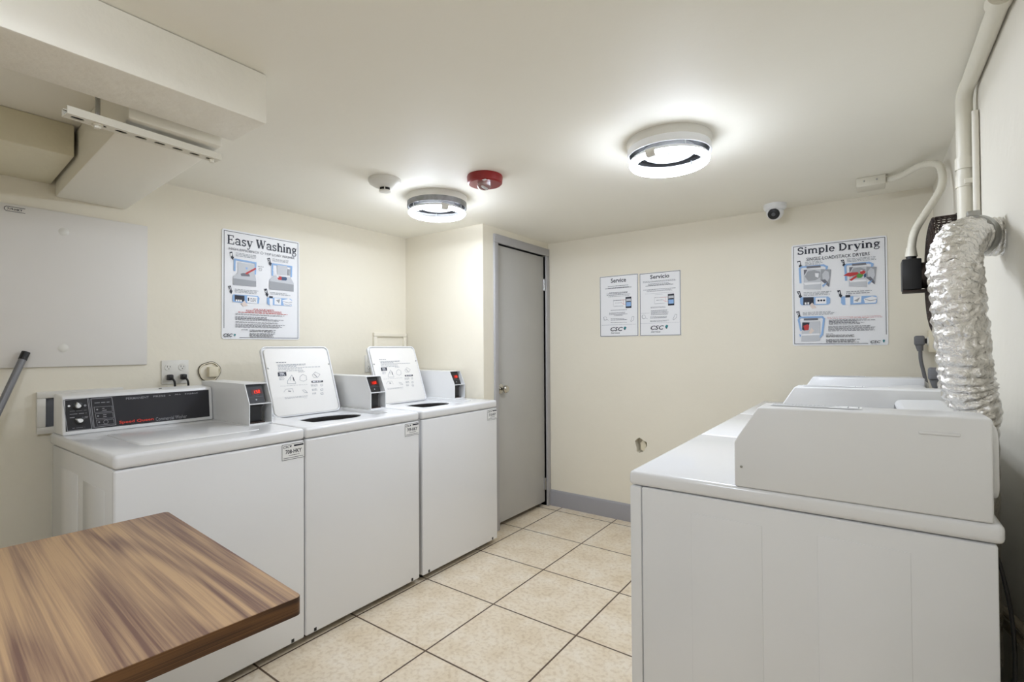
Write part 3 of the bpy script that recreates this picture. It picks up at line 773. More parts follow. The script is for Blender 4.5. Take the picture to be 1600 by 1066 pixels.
# ------------------------------------------------------------------ washing machines
def washer_top(parent, open_):
    """white top with a sunk lid well; an open one shows the tub opening"""
    mb = MB()
    mb.box(0, .653, 0, .77, .861, .907, 'enamel', bev=.013, seg=4)
    o = mb.build('top_panel', parent)
    o.parent = None
    c1 = MB()
    c1.rplate(.112, .538, .1 if open_ else .125, .525, .889, .95, .03, 'enamel', n=6)
    cut = [c1.build('cutter')]
    boolean_cut(o, cut)
    if open_:
        c2 = MB()
        c2.lathe([(.172, .84), (.172, .95)], 'enamel', 64, Matrix.Translation((.32, .30, 0)) @ Matrix.Diagonal((1, .62, 1, 1)))
        boolean_cut(o, [c2.build('cutter')])
    o.parent = parent
    return o

def make_lid(parent, opened):
    e = MB()
    # lid lies in its own plane: x across, y from the hinge to the front edge, z outward (underside at -z)
    W_, L_ = .392, .383
    if opened:
        mtx = Matrix.Translation((.131, .505, .893)) @ Matrix.Rotation(math.radians(180 - 70), 4, 'X') @ Matrix.Rotation(PI, 4, 'Z') @ Matrix.Translation((-W_, 0, 0))
        mtx = Matrix.Translation((.131, .505, .893)) @ Matrix(((1, 0, 0, 0), (0, math.sin(math.radians(20)), math.cos(math.radians(20)), 0), (0, math.cos(math.radians(20)), -math.sin(math.radians(20)), 0), (0, 0, 0, 1)))
        # local y climbs the leaning lid, local z points back, -z faces the room
        e.rplate(0, W_, 0, L_, .0, .016, .028, 'enamel', bev=.005, mtx=mtx)
        rim = rrect(.002, W_ - .002, .002, L_ - .002, .027, 8)
        e.tube([mtx @ Vector((p, q, -.003)) for p, q in rim], .0045, 'enamel', 8, closed=True)
        o = e.build('lid', parent)
        p = MB()
        p.rplate(.009, W_ - .012, .003, L_ - .012, -.011, .0, .024, 'inner', bev=.004, mtx=mtx)
        for u, v in ((.018, .262), (W_ - .018, .275)):
            p.lathe([(.0, -.015), (.004, -.014), (.005, -.011)], 'steel', 12, mtx @ Matrix.Translation((u, v, 0)))
        Rm = mtx.to_3x3()
        art(p, LID_ART, mtx @ Vector((.0, L_, -.011)), Rm @ Vector((1, 0, 0)), Rm @ Vector((0, -1, 0)), W_, L_, Rm @ Vector((0, 0, -1)), base=.0006)
        tag(p.build('lid_liner', o), 'white lid liner printed with warnings and diagrams')
        for u in (.02, W_ - .05):
            h = MB()
            h.tube([(.131 + u, .508, .8945), (.131 + u + .03, .508, .8945)], .0052, 'steel', 10)
            h.build('hinge', o)
    else:
        e.rplate(.1138, .5362, .1268, .5232, .8895, .909, .029, 'enamel', bev=.005)
        o = e.build('lid', parent)
    return o

def coin_meter(parent):
    t = .003
    x0, x1, y0, yb = .559, .662, .28, .756
    side = [(y0, .907), (y0, .999), (y0 + .044, 1.087), (yb, 1.087), (yb, .907)]
    m = MB()
    m.prism(side, x0, x0 + t, 'x', 'enamel2')
    m.prism(side, x1 - t, x1, 'x', 'enamel2')
    m.box(x0 + t, x1 - t, y0 + .042, yb, 1.084, 1.087, 'enamel2')
    m.box(x0 + t, x1 - t, y0, yb, .907, .911, 'enamel2')
    m.prism([(y0 + .001, .9955), (y0 + .001, .9995), (y0 + .09, .9995), (y0 + .09, .9955)], x0 + t, x1 - t, 'x', 'enamel2')
    m.box(x0 + t, x1 - t, y0 + .09, y0 + .094, .911, 1.084, 'enamel2')      # back of the pockets
    m.box(x0 + t, x1 - t, yb - .003, yb, .911, 1.084, 'enamel2')
    o = m.build('coin_meter', parent)
    # sloping display set back in the upper pocket
    dsp = MB()
    dsp.prism([(y0 + .014, 1.0), (y0 + .052, 1.0835), (y0 + .09, 1.0835), (y0 + .09, 1.0)], x0 + .0035, x1 - .024, 'x', 'black')
    dp = dsp.build('display', o)
    g = MB()
    sl = Vector((0, .038, .0835)).normalized()
    nr = Vector((0, -sl.z, sl.y))
    O = Vector((x0 + .0035, y0 + .052, 1.0835))
    w_, h_ = x1 - .024 - x0 - .0035, .0917
    art(g, [('p', 'R', [(.3, .30), (.92, .24), (.94, .52), (.3, .56)])], O, (1, 0, 0), -sl, w_, h_, nr, base=.0006, inkmap={'R': 'ledglow'})
    seg = [('l', 'R', [(.49, .345), (.475, .475)], .014), ('c', 'R', .535, .475, .013, .013),
           ('l', 'R', [(.665, .34), (.59, .345), (.583, .405), (.655, .405), (.648, .475), (.573, .478)], .014),
           ('l', 'R', [(.73, .335), (.80, .332), (.785, .468), (.715, .472), (.73, .335)], .014)]
    art(g, seg, O, (1, 0, 0), -sl, w_, h_, nr, base=.001, inkmap={'R': 'led'})
    art(g, [('l', 'D', [(.05, .66), (.95, .66)], .012), ('c', 'M', .5, .82, .05, .05), ('l', 'D', [(.3, .58), (.7, .57)], .012)], O, (1, 0, 0), -sl, w_, h_, nr, base=.0008)
    tag(g.build('price_readout', dp), 'red lit price digits on black display')
    c = MB()
    c.box(x0 + .0035, x0 + .066, y0 + .02, y0 + .089, .916, .993, 'black', bev=.003)
    c.box(x0 + .058, x0 + .07, y0 + .016, y0 + .05, .984, .992, 'black', bev=.002)
    c.box(x0 + .0035, x0 + .074, y0 + .008, y0 + .085, .9112, .9165, 'rust', bev=.001)
    tag(c.build('coin_slide', o), 'black coin slide in the lower pocket')
    return o

def sticker(parent, num):
    g = MB()
    g.rplate(.55, .651, .0, .066, 0, .0006, .004, 'paper', mtx=Matrix.Translation((0, -.0005, .787)) @ Matrix.Rotation(PI / 2, 4, 'X'))
    A = [('l', 'K', [(.02, .03), (.98, .03), (.98, .97), (.02, .97), (.02, .03)], .016), ('T', 'K', .06, .1, .34, .25, 'CSC', 1), ('r', 'K', .52, .1, .94, .2),
         ('T', 'K', .16, .36, .86, .62, num, 2), ('tl', 'D', .3, .68, .76, .78, 1), ('tl', 'D', .08, .82, .92, .93, 1), ('p', 'K', [(.35, .12), (.42, .1), (.4, .24), (.36, .22)])]
    art(g, A, (.55, -.0011, .853), (1, 0, 0), (0, 0, -1), .101, .066, (0, -1, 0), base=.0003)
    tag(g.build('asset_sticker', parent), 'white asset sticker reading ' + num)

def make_washer(y0, label, num, opened):
    t = thing('washing_machine', label, 'washing machine', (-1.9363, y0, 0), PI / 2, 'coin washers along the left wall')
    c = MB()
    c.box(.004, .649, .022, .742, .03, .861, 'enamel', bev=.004)
    for a0, a1, zt in ((.395, .66, .79), (.1, .33, .78)):
        for sx in (.004, .649):
            c.box(sx - .0009, sx + .0009, a0, a1, .06, zt, 'enamel', bev=.0007)
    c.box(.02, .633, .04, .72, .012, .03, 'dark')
    c.build('cabinet', t)
    p = MB()
    p.box(.0015, .6515, .0, .0225, .03, .8585, 'enamel', bev=.008, seg=3)
    for x in (.045, .598):
        p.box(x - .006, x + .006, -.0008, .002, .036, .05, 'black')
    p.build('front_panel', t)
    for x in (.05, .6):
        for y in (.07, .68):
            fo = MB()
            fo.lathe([(.012, .03), (.012, .012), (.022, .008), (.022, 0), (0, 0)], 'black', 16, Matrix.Translation((x, y, 0)))
            fo.build('foot', t)
    washer_top(t, opened)
    make_lid(t, opened)
    if opened:
        tb = MB()
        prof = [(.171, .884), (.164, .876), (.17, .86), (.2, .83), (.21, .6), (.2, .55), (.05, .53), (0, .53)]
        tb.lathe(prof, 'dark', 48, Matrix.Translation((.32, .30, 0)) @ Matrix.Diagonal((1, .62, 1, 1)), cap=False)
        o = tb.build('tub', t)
    # control console
    n = MB()
    x0, x1 = .009, .557
    pr = [(.622, .907), (.637, 1.056), (.645, 1.062), (.742, 1.068), (.757, 1.06), (.757, .907)]
    n.prism(pr, x0, x1, 'x', 'enamel2', bev=.006, seg=3)
    co = n.build('console', t)
    g = MB()
    sl = Vector((0, .015, .149)).normalized()
    nr = Vector((0, -sl.z, sl.y))
    O = Vector((x0 + .01, .622 + .015 * (1.049 - .907) / .149, 1.049)) + nr * .0015
    w_, h_ = .522, .127
    P0 = O; P1 = O + Vector((w_, 0, 0)); P2 = P1 - sl * h_; P3 = O - sl * h_
    back_ = -nr * .003
    i = g.mi('blackgloss')
    vv = [g.bm.verts.new(q) for q in (P0, P1, P2, P3)] + [g.bm.verts.new(q + back_) for q in (P0, P1, P2, P3)]
    for fidx in ((0, 1, 2, 3), (0, 4, 5, 1), (1, 5, 6, 2), (2, 6, 7, 3), (3, 7, 4, 0)):
        g.bm.faces.new([vv[q] for q in fidx]).material_index = i
    bmesh.ops.recalc_face_normals(g.bm, faces=g.bm.faces[:])
    art(g, CON_ART, O, (1, 0, 0), -sl, w_, h_, nr, base=.0006, inkmap={'R': 'inkR2'})
    tag(g.build('control_panel', co), 'black control panel with red and grey lettering')
    for (u, v, ang) in ((.072, .24, 100), (.082, .70, 150)):
        c0 = O + Vector((u * w_, 0, 0)) - sl * (v * h_)
        kb = MB()
        R = Matrix.Translation(c0) @ nr.to_track_quat('Z', 'Y').to_matrix().to_4x4()
        kb.lathe([(0, 0), (.0165, 0), (.0165, .003), (.012, .006), (0, .006)], 'black', 24, R)
        a = math.radians(ang)
        dr = Vector((math.cos(a), 0, 0)) * 1.0 + sl * math.sin(a)
        pp = Vector((-dr.z, 0, dr.x)).normalized()
        pr2 = []
        B = R @ Matrix.Rotation(a, 4, 'Z')
        drop = arc(0, 0, .0085, .0085, 60, 300, 12) + [(.017, 0)]
        kb2 = [(p_, q_) for p_, q_ in drop]
        bb = bmesh.new()
        lo = [bb.verts.new((p_, q_, .004)) for p_, q_ in kb2]; hi = [bb.verts.new((p_ * .85, q_ * .85, .018)) for p_, q_ in kb2]
        bb.faces.new(lo); bb.faces.new(hi)
        for q in range(len(lo)):
            bb.faces.new((lo[q], lo[(q + 1) % len(lo)], hi[(q + 1) % len(lo)], hi[q]))
        bmesh.ops.recalc_face_normals(bb, faces=bb.faces[:])
        kb._merge(bb, kb.mi('white'), B)
        tag(kb.build('knob', co), 'white teardrop selector knob')
    lk = MB()
    lk.lathe([(0, 0), (.006, 0), (.006, .002), (0, .002)], 'black', 16, Matrix.Translation((.36, .69, 1.0645)))
    lk.build('lock_plug', co)
    coin_meter(t)
    sticker(t, num)
    return t

make_washer(.529, 'white coin washer with closed lid, nearest the wood table', '708-HKY', False)
make_washer(1.184, 'middle white coin washer with its lid standing open', '709-HKY', True)
make_washer(1.858, 'white coin washer with open lid, farthest, beside the grey door', '710-HKY', True)

# ------------------------------------------------------------------ dryers
def make_dryer(y0, label, extras):
    W_ = .662
    t = thing('tumble_dryer', label, 'dryer', (-.5153, y0 + W_, 0), -PI / 2, 'coin dryers along the right wall')
    c = MB()
    c.box(.002, W_ - .002, .0315, .699, .025, .879, 'enamel', bev=.004)
    for sx in (.002, W_ - .002):
        for a0, a1, zt in ((.157, .313, .836), (.42, .575, .838)):
            c.box(sx - .0014, sx + .0014, a0, a1, .05, zt, 'enamel', bev=.0011)
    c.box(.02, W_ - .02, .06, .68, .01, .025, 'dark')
    c.build('cabinet', t)
    p = MB()
    p.box(0, W_, .0, .0305, .03, .879, 'enamel', bev=.005)
    fp = p.build('front_panel', t)
    dd = MB()
    dd.rplate(.12, .55, .26, .72, 0, .022, .04, 'enamel', bev=.006, mtx=Matrix.Rotation(PI / 2, 4, 'X'))
    ld = dd.build('loading_door', t)
    hd = MB()
    hd.box(.50, .525, -.034, -.02, .42, .56, 'enamel2', bev=.005)
    hd.build('handle', ld)
    tp = MB()
    tp.box(0, W_, -.002, .709, .881, .918, 'enamel', bev=.011, seg=4)
    tp.build('top_panel', t)
    # meter housing with sloping front on the near end, control console beside it
    h = MB()
    prof = [(.257, .918), (.257, 1.021), (.308, 1.104), (.694, 1.108), (.694, .918)]
    h.prism(prof, W_ - .106, W_, 'x', 'enamel2', bev=.004, seg=3)
    ho = h.build('meter_housing', t)
    h = MB()
    h.prism([(.56, .918), (.575, 1.072), (.583, 1.079), (.68, 1.083), (.694, 1.075), (.694, .918)], .008, W_ - .109, 'x', 'enamel2', bev=.006, seg=3)
    cn = h.build('console', t)
    g = MB()
    g.prism([(.5605, .935), (.573, 1.064), (.576, 1.064), (.5635, .935)], .02, W_ - .12, 'x', 'blackgloss')
    tag(g.build('control_panel', cn), 'black control panel facing the washers')
    e = MB()
    e.box(W_ - .0005, W_ + .0018, .59, .65, 1.071, 1.077, 'enamel2', bev=.0015)
    e.build('finger_notch', ho)
    sc = MB()
    sc.lathe([(0, 0), (.003, 0), (.003, .0012), (0, .002)], 'steel', 10, Matrix.Translation((W_, .272, .965)) @ Matrix.Rotation(PI / 2, 4, 'Y'))
    sc.build('screw', ho)
    # printed notice on the top of the housing, set flush into its slope
    z = lambda ly: 1.104 + .004 * (ly - .308) / .386
    g = MB()
    nx = Vector((0, -.0104, 1)).normalized()
    Ux, Vx = Vector((0, 1, .0104)).normalized(), Vector((1, 0, 0))
    q0, q1 = .325, .50
    lx0 = .045 if extras else .05
    pts = [(lx0, q0), (lx0, q1), (W_ - .03, q1), (W_ - .03, q0)]
    g.poly([Vector((a, b_, z(b_) + .0012)) for a, b_ in [(.565, q0), (.565, q1), (.615, q1), (.615, q0)]], 'paper')
    art(g, [('tl', 'D', .02, .08, .8, .9, 4), ('l', 'M', [(.86, .15), (.97, .15), (.97, .8), (.86, .8), (.86, .15)], .012)], Vector((.565, q0, z(q0) + .0012)), Ux, Vx, .175, .05, nx, base=.0004)
    tag(g.build('notice_label', ho), 'grey printed notice strip along the housing top')
    r = MB()
    r.rplate(.04, .2, .95, 1.088, -.0, .012, .03, 'enamel2', bev=.004, mtx=Matrix.Translation((W_ - .24, .708, 0)) @ Matrix.Rotation(PI / 2, 4, 'X'))
    r.build('rear_cover', ho)
    for x in (.06, W_ - .06):
        for y in (.08, .64):
            fo = MB()
            fo.lathe([(.012, .025), (.012, .012), (.022, .008), (.022, 0), (0, 0)], 'black', 16, Matrix.Translation((x, y, 0)))
            fo.build('foot', t)
    return t

make_dryer(1.2354, 'white coin dryer nearest the camera, its plain side panel in full view', True)
make_dryer(1.9094, 'middle white dryer, behind the nearest one and the foil hose', False)
make_dryer(2.5756, 'farthest white dryer, against the cream end wall', False)
# ------------------------------------------------------------------ wood topped table
tb = thing('folding_table', 'walnut laminate folding table in the left foreground', 'table', (-.923, .557, 0), math.radians(-3.6))
x = MB()
x.prism(rrect(-.815, 0, -1.45, 0, .012, 4), .715, .75, 'z', 'woodedge')
top = x.build('tabletop', tb)
x = MB()
x.prism(rrect(-.8145, -.0005, -1.4495, -.0005, .012, 4), .7495, .7508, 'z', 'wood')
tag(x.build('laminate_surface', top), 'walnut grain laminate surface')
for yy in (-.33, -1.15):
    for xx in (-.73, -.085):
        l = MB(); l.tube([(xx, yy, .715), (xx, yy, .01)], .014, 'darkgrey', 14); l.lathe([(.017, .0), (.017, .03), (.0, .03)], 'black', 14, Matrix.Translation((xx, yy, 0)))
        l.build('leg', tb)
    l = MB(); l.tube([(-.73, yy, .25), (-.085, yy, .25)], .01, 'darkgrey', 12); l.build('stretcher', tb)
l = MB(); l.box(-.74, -.12, -1.28, -.4, .675, .716, 'darkgrey')
l.build('apron', tb)
# ------------------------------------------------------------------ things on the left wall
# metal cover plate
a = thing('access_panel', 'large grey-white metal access panel with two round screws, left wall', 'panel', (XL, .59, 1.172))
p = MB(); p.box(0, .012, -.305, .305, 0, .664, 'plate', bev=.003); p.build('plate', a)
for z in (.08, .58):
    s = MB(); s.lathe([(.0, .017), (.012, .0155), (.018, .012), (.018, .0115)], 'plastic', 24, Matrix.Translation((0, .0, z)) @ Matrix.Rotation(PI / 2, 4, 'Y')); s.build('screw_cap', a)
p = MB()
art(p, [('l', 'K', [(1, .06), (.12, .06), (.03, .3), (.03, .7), (.12, .94), (1, .94)], .03), ('T', 'K', .16, .28, .88, .72, '719-HKY', 2)], (.012, -.183, .653), (0, 1, 0), (0, 0, -1), .062, .021, (1, 0, 0), base=.0006)
tag(p.build('asset_tag', a), 'black outlined tag reading 719-HKY')

pole = thing('mop_handle', 'grey pole leaning against the access panel, far left', 'pole', (-2.5, .004, 0))
A, B = Vector((0, 0, .0)), Vector((-.2855, .468, 1.236))
p = MB(); p.tube([A, A.lerp(B, .985)], .0125, 'pole', 16); p.build('shaft', pole)
p = MB(); p.tube([A.lerp(B, .975), B], .0138, 'black', 16); p.build('end_cap', pole)

def utility_box(y0, y1, z0, z1, label, inner, outer='plastic'):
    t = thing('washer_outlet_box', label, 'outlet box', (XL, (y0 + y1) / 2, z0), 0, 'recessed washer outlet boxes')
    w2, h = (y1 - y0) / 2, z1 - z0
    m = MB()
    fr = .028
    for (a0, a1, b0, b1) in ((-w2, w2, 0, fr), (-w2, w2, h - fr, h), (-w2, -w2 + fr, fr, h - fr), (w2 - fr, w2, fr, h - fr)):
        m.box(0, .02, a0, a1, b0, b1, outer, bev=.003)
    m.build('frame', t)
    m = MB(); m.box(.0005, .004, -w2 + fr - .004, w2 - fr + .004, fr - .004, h - fr + .004, inner); m.build('back_plate', t)
    return t
utility_box(.507, .80, .893, 1.07, 'white framed outlet box partly hidden by the nearest washer console', 'darkgrey')
utility_box(2.227, 2.526, 1.15, 1.354, 'cream outlet box high in the corner, above the farthest washer lid', 'wall', 'wall')

def outlet(y0, y1, z0, z1, gangs, label, plugs):
    t = thing('electrical_outlet', label, 'outlet', (XL, (y0 + y1) / 2, z0), 0, 'outlets on the left wall')
    w2, h = (y1 - y0) / 2, z1 - z0
    m = MB(); m.box(0, .006, -w2, w2, 0, h, 'plastic', bev=.002); m.build('face_plate', t)
    for g in range(gangs):
        yc = -w2 + (g + .5) * (2 * w2) / gangs
        for zc in (h * .3, h * .7):
            r = MB()
            r.lathe([(0, .0085), (.0165, .0085), (.0172, .005)], 'plastic', 28, Matrix.Translation((0, yc, zc)) @ Matrix.Rotation(PI / 2, 4, 'Y'))
            for dy, hh in ((-.006, .0085), (.006, .007)):
                r.box(.0083, .0088, yc + dy - .001, yc + dy + .001, zc + .0, zc + hh, 'black')
            r.box(.0083, .0088, yc - .002, yc + .002, zc - .009, zc - .005, 'black')
            r.build('receptacle', t)
    for (yy, zz, lab) in plugs:
        q = thing('power_plug', lab, 'plug', (XL + .0092, yy, zz), 0, 'black washer plugs')
        m = MB(); m.box(0, .03, -.0115, .0115, -.015, .013, 'black', bev=.005); m.build('plug_body', q)
        m = MB(); m.tube(spline([(.026, 0, -.004), (.036, .006, -.012), (.038, .012, -.03), (.034, .014, -.08), (.03, .012, -.2), (.03, .01, -.5)], 6), .0048, 'black', 10); m.build('cord', q)
outlet(.956, 1.075, 1.072, 1.19, 2, 'two-gang white outlet above the nearest washer console', [(.986, 1.107, 'black plug, left one in the two-gang outlet'), (1.045, 1.107, 'black plug, right one in the two-gang outlet')])
outlet(2.16, 2.23, 1.078, 1.196, 1, 'single white outlet half hidden behind the farthest washer lid', [(2.206, 1.113, 'black plug peeking out left of the farthest open lid')])

# patched round hole with a stub in it
t = thing('wall_patch', 'cracked round plaster patch with a cream stub, above the nearest washer coin box', 'patch', (XL, 1.174, 1.125))
m = MB()
ring = [(.004, .049 * (1 + .06 * math.sin(3 * k * .2618)) * math.cos(k * .2618), .047 * (1 + .05 * math.cos(5 * k * .2618)) * math.sin(k * .2618)) for k in range(24)]
m.tube(ring, .005, 'plastic_cream', 8, closed=True)
m.build('rim', t)
m = MB()
m.tube([(.0052, a_ * 1.09, b_ * 1.09) for _, a_, b_ in ring], .0024, 'rust', 6, closed=True)
m.tube([(.0075, a_ * .96, b_ * .96) for _, a_, b_ in ring[2:9]], .0016, 'rust', 6)
tag(m.build('crack', t), 'dark crack around the patch')
m = MB(); m.box(0, .03, -.012, .034, -.026, .026, 'plastic_cream', bev=.002); m.build('stub', t)
m = MB(); m.lathe([(0, .002), (.047, .002), (.047, 0)], 'wall', 28, Matrix.Rotation(PI / 2, 4, 'Y')); m.build('plaster_disc', t)

# ------------------------------------------------------------------ posters and signs
def board(name, label, cat, O, U, w, h, nrm, shapes, border, group=None, r=.012):
    O, U, nrm = Vector(O), Vector(U), Vector(nrm)
    V = Vector((0, 0, -1))
    m = MB()
    # thin rounded board
    R = Matrix((U, -V, nrm)).transposed().to_4x4()
    m.rplate(0, w, -h, 0, 0, .004, r, 'sign', mtx=Matrix.Translation(O) @ R)
    art(m, border + shapes, O + nrm * .004, U, V, w, h, nrm, base=.0004)
    return tag(m.build(name, smooth=30), label, cat, group)
def frame_line(w, h, e, t, c='K', gaps=None):
    a, b_ = e / w, e / h
    return [('l', c, [(a, b_), (1 - a, b_), (1 - a, 1 - b_), (a, 1 - b_), (a, b_)], t / w)]
ew_b = [('l', 'K', [(.025, .9), (.025, .017), (.978, .017), (.978, .985), (.21, .985)], .006)]
board('washing_poster', 'tall "Easy Washing" instruction poster on the left wall above the middle washer', 'poster', (XL, 1.2335, 1.894), (0, 1, 0), .445, .596, (1, 0, 0), EW_ART, ew_b, 'laundry instruction posters')
sd_b = [('l', 'K', [(.98, .9), (.98, .017), (.022, .017), (.022, .983), (.8, .983)], .006)]
board('drying_poster', '"Simple Drying" instruction poster on the end wall above the dryers', 'poster', (-.369, YB, 1.838), (1, 0, 0), .452, .595, (0, -1, 0), SD_ART, sd_b, 'laundry instruction posters')
board('service_sign', 'white "Service" sign with phone picture, left one of the pair by the door', 'sign', (-1.615, YB, 1.761), (1, 0, 0), .294, .443, (0, -1, 0), SV_ART, frame_line(.294, .443, .0035, .003), 'service signs on the end wall', .003)
board('service_sign', 'white Spanish "Servicio" sign, right one of the pair on the end wall', 'sign', (-1.309, YB, 1.757), (1, 0, 0), .286, .439, (0, -1, 0), SO_ART, frame_line(.286, .439, .0035, .003), 'service signs on the end wall', .003)
# chunk of masonry sitting inside the hole in the end wall
m = MB(); m.prism([(-1.322, .51), (-1.288, .505), (-1.279, .55), (-1.302, .585), (-1.325, .56)], YB + .02, YB + .065, 'y', 'plastic_cream', bev=.004)
tag(m.build('plaster_chunk'), 'cream plaster chunk stuck in the ragged hole low on the end wall', 'plaster')

# ------------------------------------------------------------------ ceiling fixtures
def ceiling_lamp(cx, cy, label, dark, conn_ang, tube='tube', zt=-.084):
    t = thing('ceiling_lamp', label, 'ceiling lamp', (cx, cy, H), 0, 'ring lamps on the ceiling')
    m = MB()
    m.lathe([(0, 0), (.163, 0), (.164, -.004), (.161, -.03), (.159, -.033)], 'plastic', 64)
    m.build('base_pan', t)
    m = MB()
    m.lathe([(.160, -.031), (.161, -.056), (.1605, -.06), (.156, -.06), (.153, -.05)], 'band' if dark else 'white', 64, cap=False)
    m.lathe([(.1535, -.0505), (.15, -.036), (.1, -.036)], 'pan_shade', 64, cap=False)
    m.lathe([(.1, -.036), (.098, -.054), (.09, -.058), (0, -.058)], 'lampgrey', 64, cap=False)
    m.build('reflector', t)
    m = MB()
    m.lathe([(.0, -.066), (.006, -.065), (.008, -.057)], 'steel', 16)
    m.build('screw', t)
    m = MB()
    R = .139
    a0 = math.radians(conn_ang)
    pts = [(R * math.cos(a0 + .12 + (2 * PI - .24) * k / 72), R * math.sin(a0 + .12 + (2 * PI - .24) * k / 72), zt) for k in range(73)]
    m.tube(pts, .0155, tube, 28)
    shell = m.mi('white')
    m.bm.normal_update()
    for fc in m.bm.faces:
        if fc.normal.z > .08:          # opaque white back added to keep the tube's glow off the ceiling
            fc.material_index = shell
    tag(m.build('ring_tube', t), 'glowing circular fluorescent tube')
    m = MB()
    m.tube([(R * math.cos(a0 + .13 * s), R * math.sin(a0 + .13 * s), zt) for s in (-1, -.5, 0, .5, 1)], .0165, 'plastic', 16)
    m.tube(spline([(R * .93 * math.cos(a0), R * .93 * math.sin(a0), -.08), (R * .75 * math.cos(a0), R * .75 * math.sin(a0), -.072), (R * .66 * math.cos(a0), R * .66 * math.sin(a0), -.052)], 5), .007, 'plastic', 8)
    m.build('tube_socket', t)
    for q in (.9, 2.9, 4.9):
        m = MB(); m.tube([((R - .0) * math.cos(a0 + q), R * math.sin(a0 + q), -.052), (R * math.cos(a0 + q), R * math.sin(a0 + q), -.07)], .003, 'steel', 8); m.build('clip', t)
ceiling_lamp(-.642, 1.965, 'lit ring lamp with white base, right one on the ceiling', False, 262)
ceiling_lamp(-1.907, 1.946, 'lit ring lamp with dark grey band, left one near the red alarm', True, 330)
ceiling_lamp(-.8, -.2, 'added fill ring lamp, out of view above the camera', False, 100, 'tube_fill')  # added lamp, unseen, gives fill light from the camera end

t = thing('smoke_detector', 'round white smoke detector on the ceiling, left of the lamps', 'smoke detector', (-1.905, 1.585, H))
m = MB(); m.lathe([(0, 0), (.078, 0), (.079, -.012), (.074, -.022), (.05, -.036), (.032, -.042), (0, -.042)], 'plastic', 48); m.build('housing', t)
m = MB(); m.lathe([(.026, -.042), (.026, -.054)], 'dark', 24, cap=False); m.lathe([(0, -.054), (.028, -.054), (.028, -.06), (0, -.062)], 'plastic', 32)
for q in range(5):
    a_ = q * 2 * PI / 5 + .5
    m.box(.024 * math.cos(a_) - .003, .024 * math.cos(a_) + .003, .024 * math.sin(a_) - .003, .024 * math.sin(a_) + .003, -.055, -.041, 'plastic')
m.build('sensor_cap', t)

t = thing('fire_alarm', 'red round fire alarm strobe on the ceiling beside the left lamp', 'fire alarm', (-1.487, 1.842, H))
m = MB(); m.lathe([(0, 0), (.084, 0), (.086, -.006), (.083, -.034), (.076, -.04), (0, -.042)], 'red', 48); m.build('housing', t)
glass = bpy.data.materials.new('clear lens'); glass.use_nodes = True
gb = glass.node_tree.nodes['Principled BSDF']; gb.inputs['Transmission Weight'].default_value = .9; gb.inputs['Roughness'].default_value = .12; gb.inputs['Base Color'].default_value = (.95, .93, .92, 1)
M['glass'] = glass
m = MB(); m.lathe([(.034, -.04), (.033, -.056), (.024, -.067), (.01, -.072), (0, -.073)], 'glass', 32, Matrix.Translation((.012, -.02, 0))); tag(m.build('strobe_lens', t), 'clear strobe lens')
m = MB(); m.tube([(.012, -.035, -.055), (.012, -.005, -.055)], .005, 'white', 10); m.build('flash_tube', t)
m = MB(); m.box(.035, .055, -.065, -.05, -.0425, -.0405, 'white'); m.build('label', t)

t = thing('security_camera', 'white turret security camera where ceiling meets end wall', 'camera', (-.437, 3.225, H))
m = MB(); m.lathe([(0, 0), (.06, 0), (.06, -.022), (.054, -.03), (.05, -.034), (0, -.034)], 'white', 40); m.build('mount', t)
m = MB(); m.sphere((0, 0, -.045), .046, 'white'); m.build('eyeball', t)
dirv = Vector((-.05, -.86, -.42)).normalized()
R = Matrix.Translation(Vector((0, 0, -.045))) @ dirv.to_track_quat('Z', 'Y').to_matrix().to_4x4()
m = MB(); m.lathe([(.0, .047), (.024, .045), (.031, .041), (.031, .034)], 'black', 32, R); m.lathe([(0, .05), (.009, .049), (.011, .046)], 'darkgrey', 20, R); m.build('lens', t)

# strut channel hung under the duct
t = thing('strut_channel', 'slotted white strut channel hanging below the ceiling beam', 'channel', (-1.71, .36, 1.8835))
L_ = .39
t.rotation_euler = (0, 0, math.radians(3.6))
m = MB()
m.prism([(-.0205, -.0206), (.0205, -.0206), (.0205, 0), (.011, 0), (.011, -.0025), (.018, -.0025), (.018, -.0181), (-.018, -.0181), (-.018, -.0025), (-.011, -.0025), (-.011, 0), (-.0205, 0)], 0, L_, 'y', 'pipe')
ch = m.build('rail', t)
cuts = []
for q in range(8):
    c = MB(); y_ = .012 + q * .0485
    c.prism([(a_ + 0, b_) for a_, b_ in rrect(-.0078, .0078, y_, y_ + .029, .0075, 5)], -.05, -.01, 'z', 'dark')
    cuts.append(c.build('cutter'))
ch.parent = None
boolean_cut(ch, cuts)
ch.parent = t
m = MB(); m.box(-.017, .017, .003, L_ - .003, -.0155, -.0135, 'dark'); tag(m.build('slot_shadow_strip', t), 'dark strip behind the slots, painted as the shade inside')  # shade inside the channel, put in as a dark strip
m = MB(); m.tube([(0, .07, -.03), (0, .07, H - 1.8835)], .006, 'steel', 10); m.build('hanger_rod', t)
m = MB(); m.lathe([(0, -.031), (.008, -.031), (.008, -.025), (.013, -.023), (.013, -.0206), (0, -.0206)], 'pipe', 6, Matrix.Translation((0, .07, 0))); m.build('nut', t)
m = MB(); m.lathe([(0, -.031), (.007, -.031), (.007, -.025), (.01, -.023), (.01, -.0206), (0, -.0206)], 'pipe', 6, Matrix.Translation((0, L_ - .02, 0))); m.build('nut', t)

